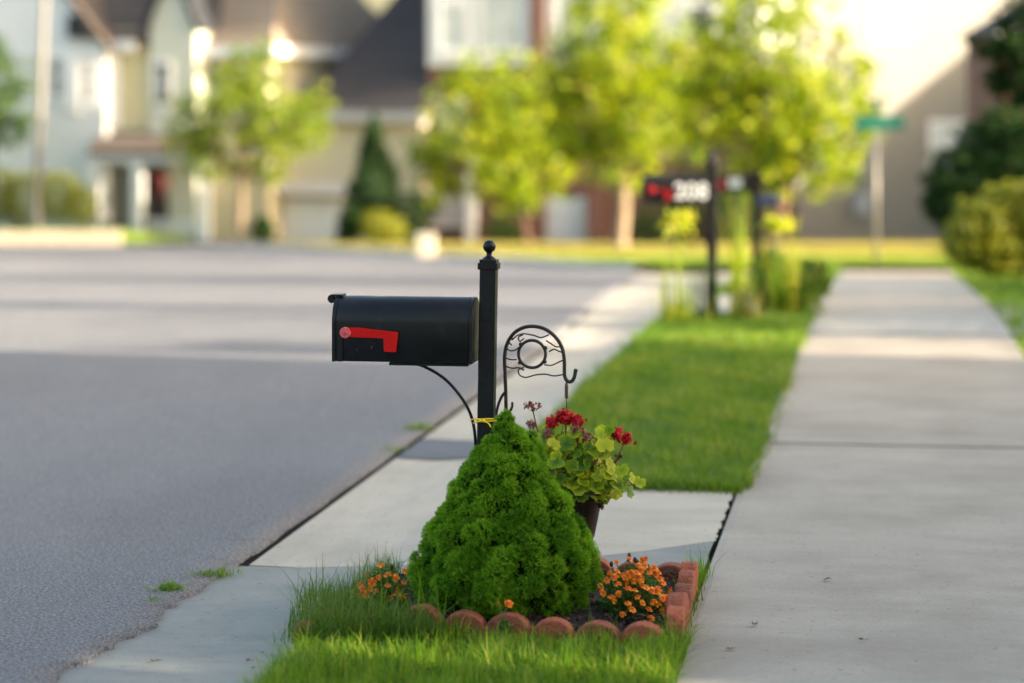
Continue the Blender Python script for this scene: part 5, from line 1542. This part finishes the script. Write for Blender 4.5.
def mid_pts(rg, n):  # strip given greener blades in place of a cast shade
    Y = rg.uniform(34.3, 45, n); e = np.interp(Y, _edgeY, _edgeX) + .25; X = e + (Y * .24 - e) * rg.random(n); return np.stack([X, Y, Tz(Y) + .04], 1)
grass_patch('lawn', 'lawn where the sidewalk ends, shade put into its greener colour', mid_pts, 16000, .06, .10, 147, 'lawn', (.014, .026))
# small weeds in the gutter joint
def weed(px, py, label, n, h, sp, seed):
    rg = np.random.default_rng(seed)
    Y = F * (EYE + .02) / (py - HOR); c = Vector((wpx(px, Y), Y, -.03))
    t = thing('weed', label, 'weed', c, 0, 'weeds in the gutter joint')
    k = rg.random(n)
    P = np.stack([rg.normal(0, sp, n), rg.normal(0, sp * .9, n) , np.zeros(n)], 1)
    P[:, 0] += P[:, 1] * .16 
    V, Q, R = grass_arrays(P, np.clip(rg.gamma(5, h / 5, n), .008, h * 2), rg.uniform(.003, .006, n), np.abs(rg.normal(.9, .4, n)), rg)
    np_mesh('foliage', V, Q, M['grass'], t, R)
weed(212, 573, 'flat green weed tuft in the joint nearest the pale apron', 260, .022, .035, 151)
weed(168, 589, 'upright weed tuft nearest the viewer in the gutter joint', 160, .035, .022, 152)
weed(155, 600, 'sparse weed just before the upright tuft', 60, .018, .02, 153)
weed(420, 428, 'tiny far weed tuft in the joint left of the mailbox post', 160, .04, .04, 154)
weed(392, 449, 'smallest weed in the joint below the mailbox', 70, .025, .03, 155)

# fallen leaves and twigs
def debris(px, py, label, s, seed, z=-.02):
    rg = np.random.default_rng(seed)
    Y = F * (EYE - z) / (py - HOR)
    c = (wpx(px, Y), Y, z + .004)
    n = 11; mb = MB(); vs = []
    for k in range(n):
        th = 2 * math.pi * k / n; r = s * (1 if k % 2 else .55) * rg.uniform(.8, 1.2)
        vs.append((r * math.cos(th) * 1.3, r * math.sin(th), abs(rg.normal(0, s * .35))))
    vs.append((0, 0, s * .12))
    mb.add(vs, [(k, (k + 1) % n, n) for k in range(n)], True)
    mb.tube([(s * .9, 0, s * .1), (s * 1.9, s * .3, s * .15)], s * .05, 5)
    o = mb.build('fallen_leaf', M['dead_leaf']); o.location = c; o.rotation_euler = (0, 0, rg.uniform(0, 6.28))
    tag(o, label, 'leaf', 'fallen leaves on the concrete')
debris(155, 663, 'curled brown leaf on the blue grey gutter, largest one there', .016, 161)
debris(248, 662, 'small brown leaf in the gutter beside the grass', .010, 162)
debris(253, 669, 'dark leaf scrap right against the near grass edge', .008, 163)
debris(262, 654, 'tiny dark leaf scrap in the gutter nearest the red edging', .006, 164)
debris(754, 626, 'dark leaf scrap on the sidewalk right of the bed', .014, 165, .006)
debris(826, 581, 'farthest leaf scrap on the near sidewalk', .015, 166, .006)
debris(730, 650, 'small brown leaf in the sunlit sidewalk streak', .012, 167, .006)
debris(862, 641, 'thin dark leaf at the right of the sunlit sidewalk streak', .010, 168, .006)
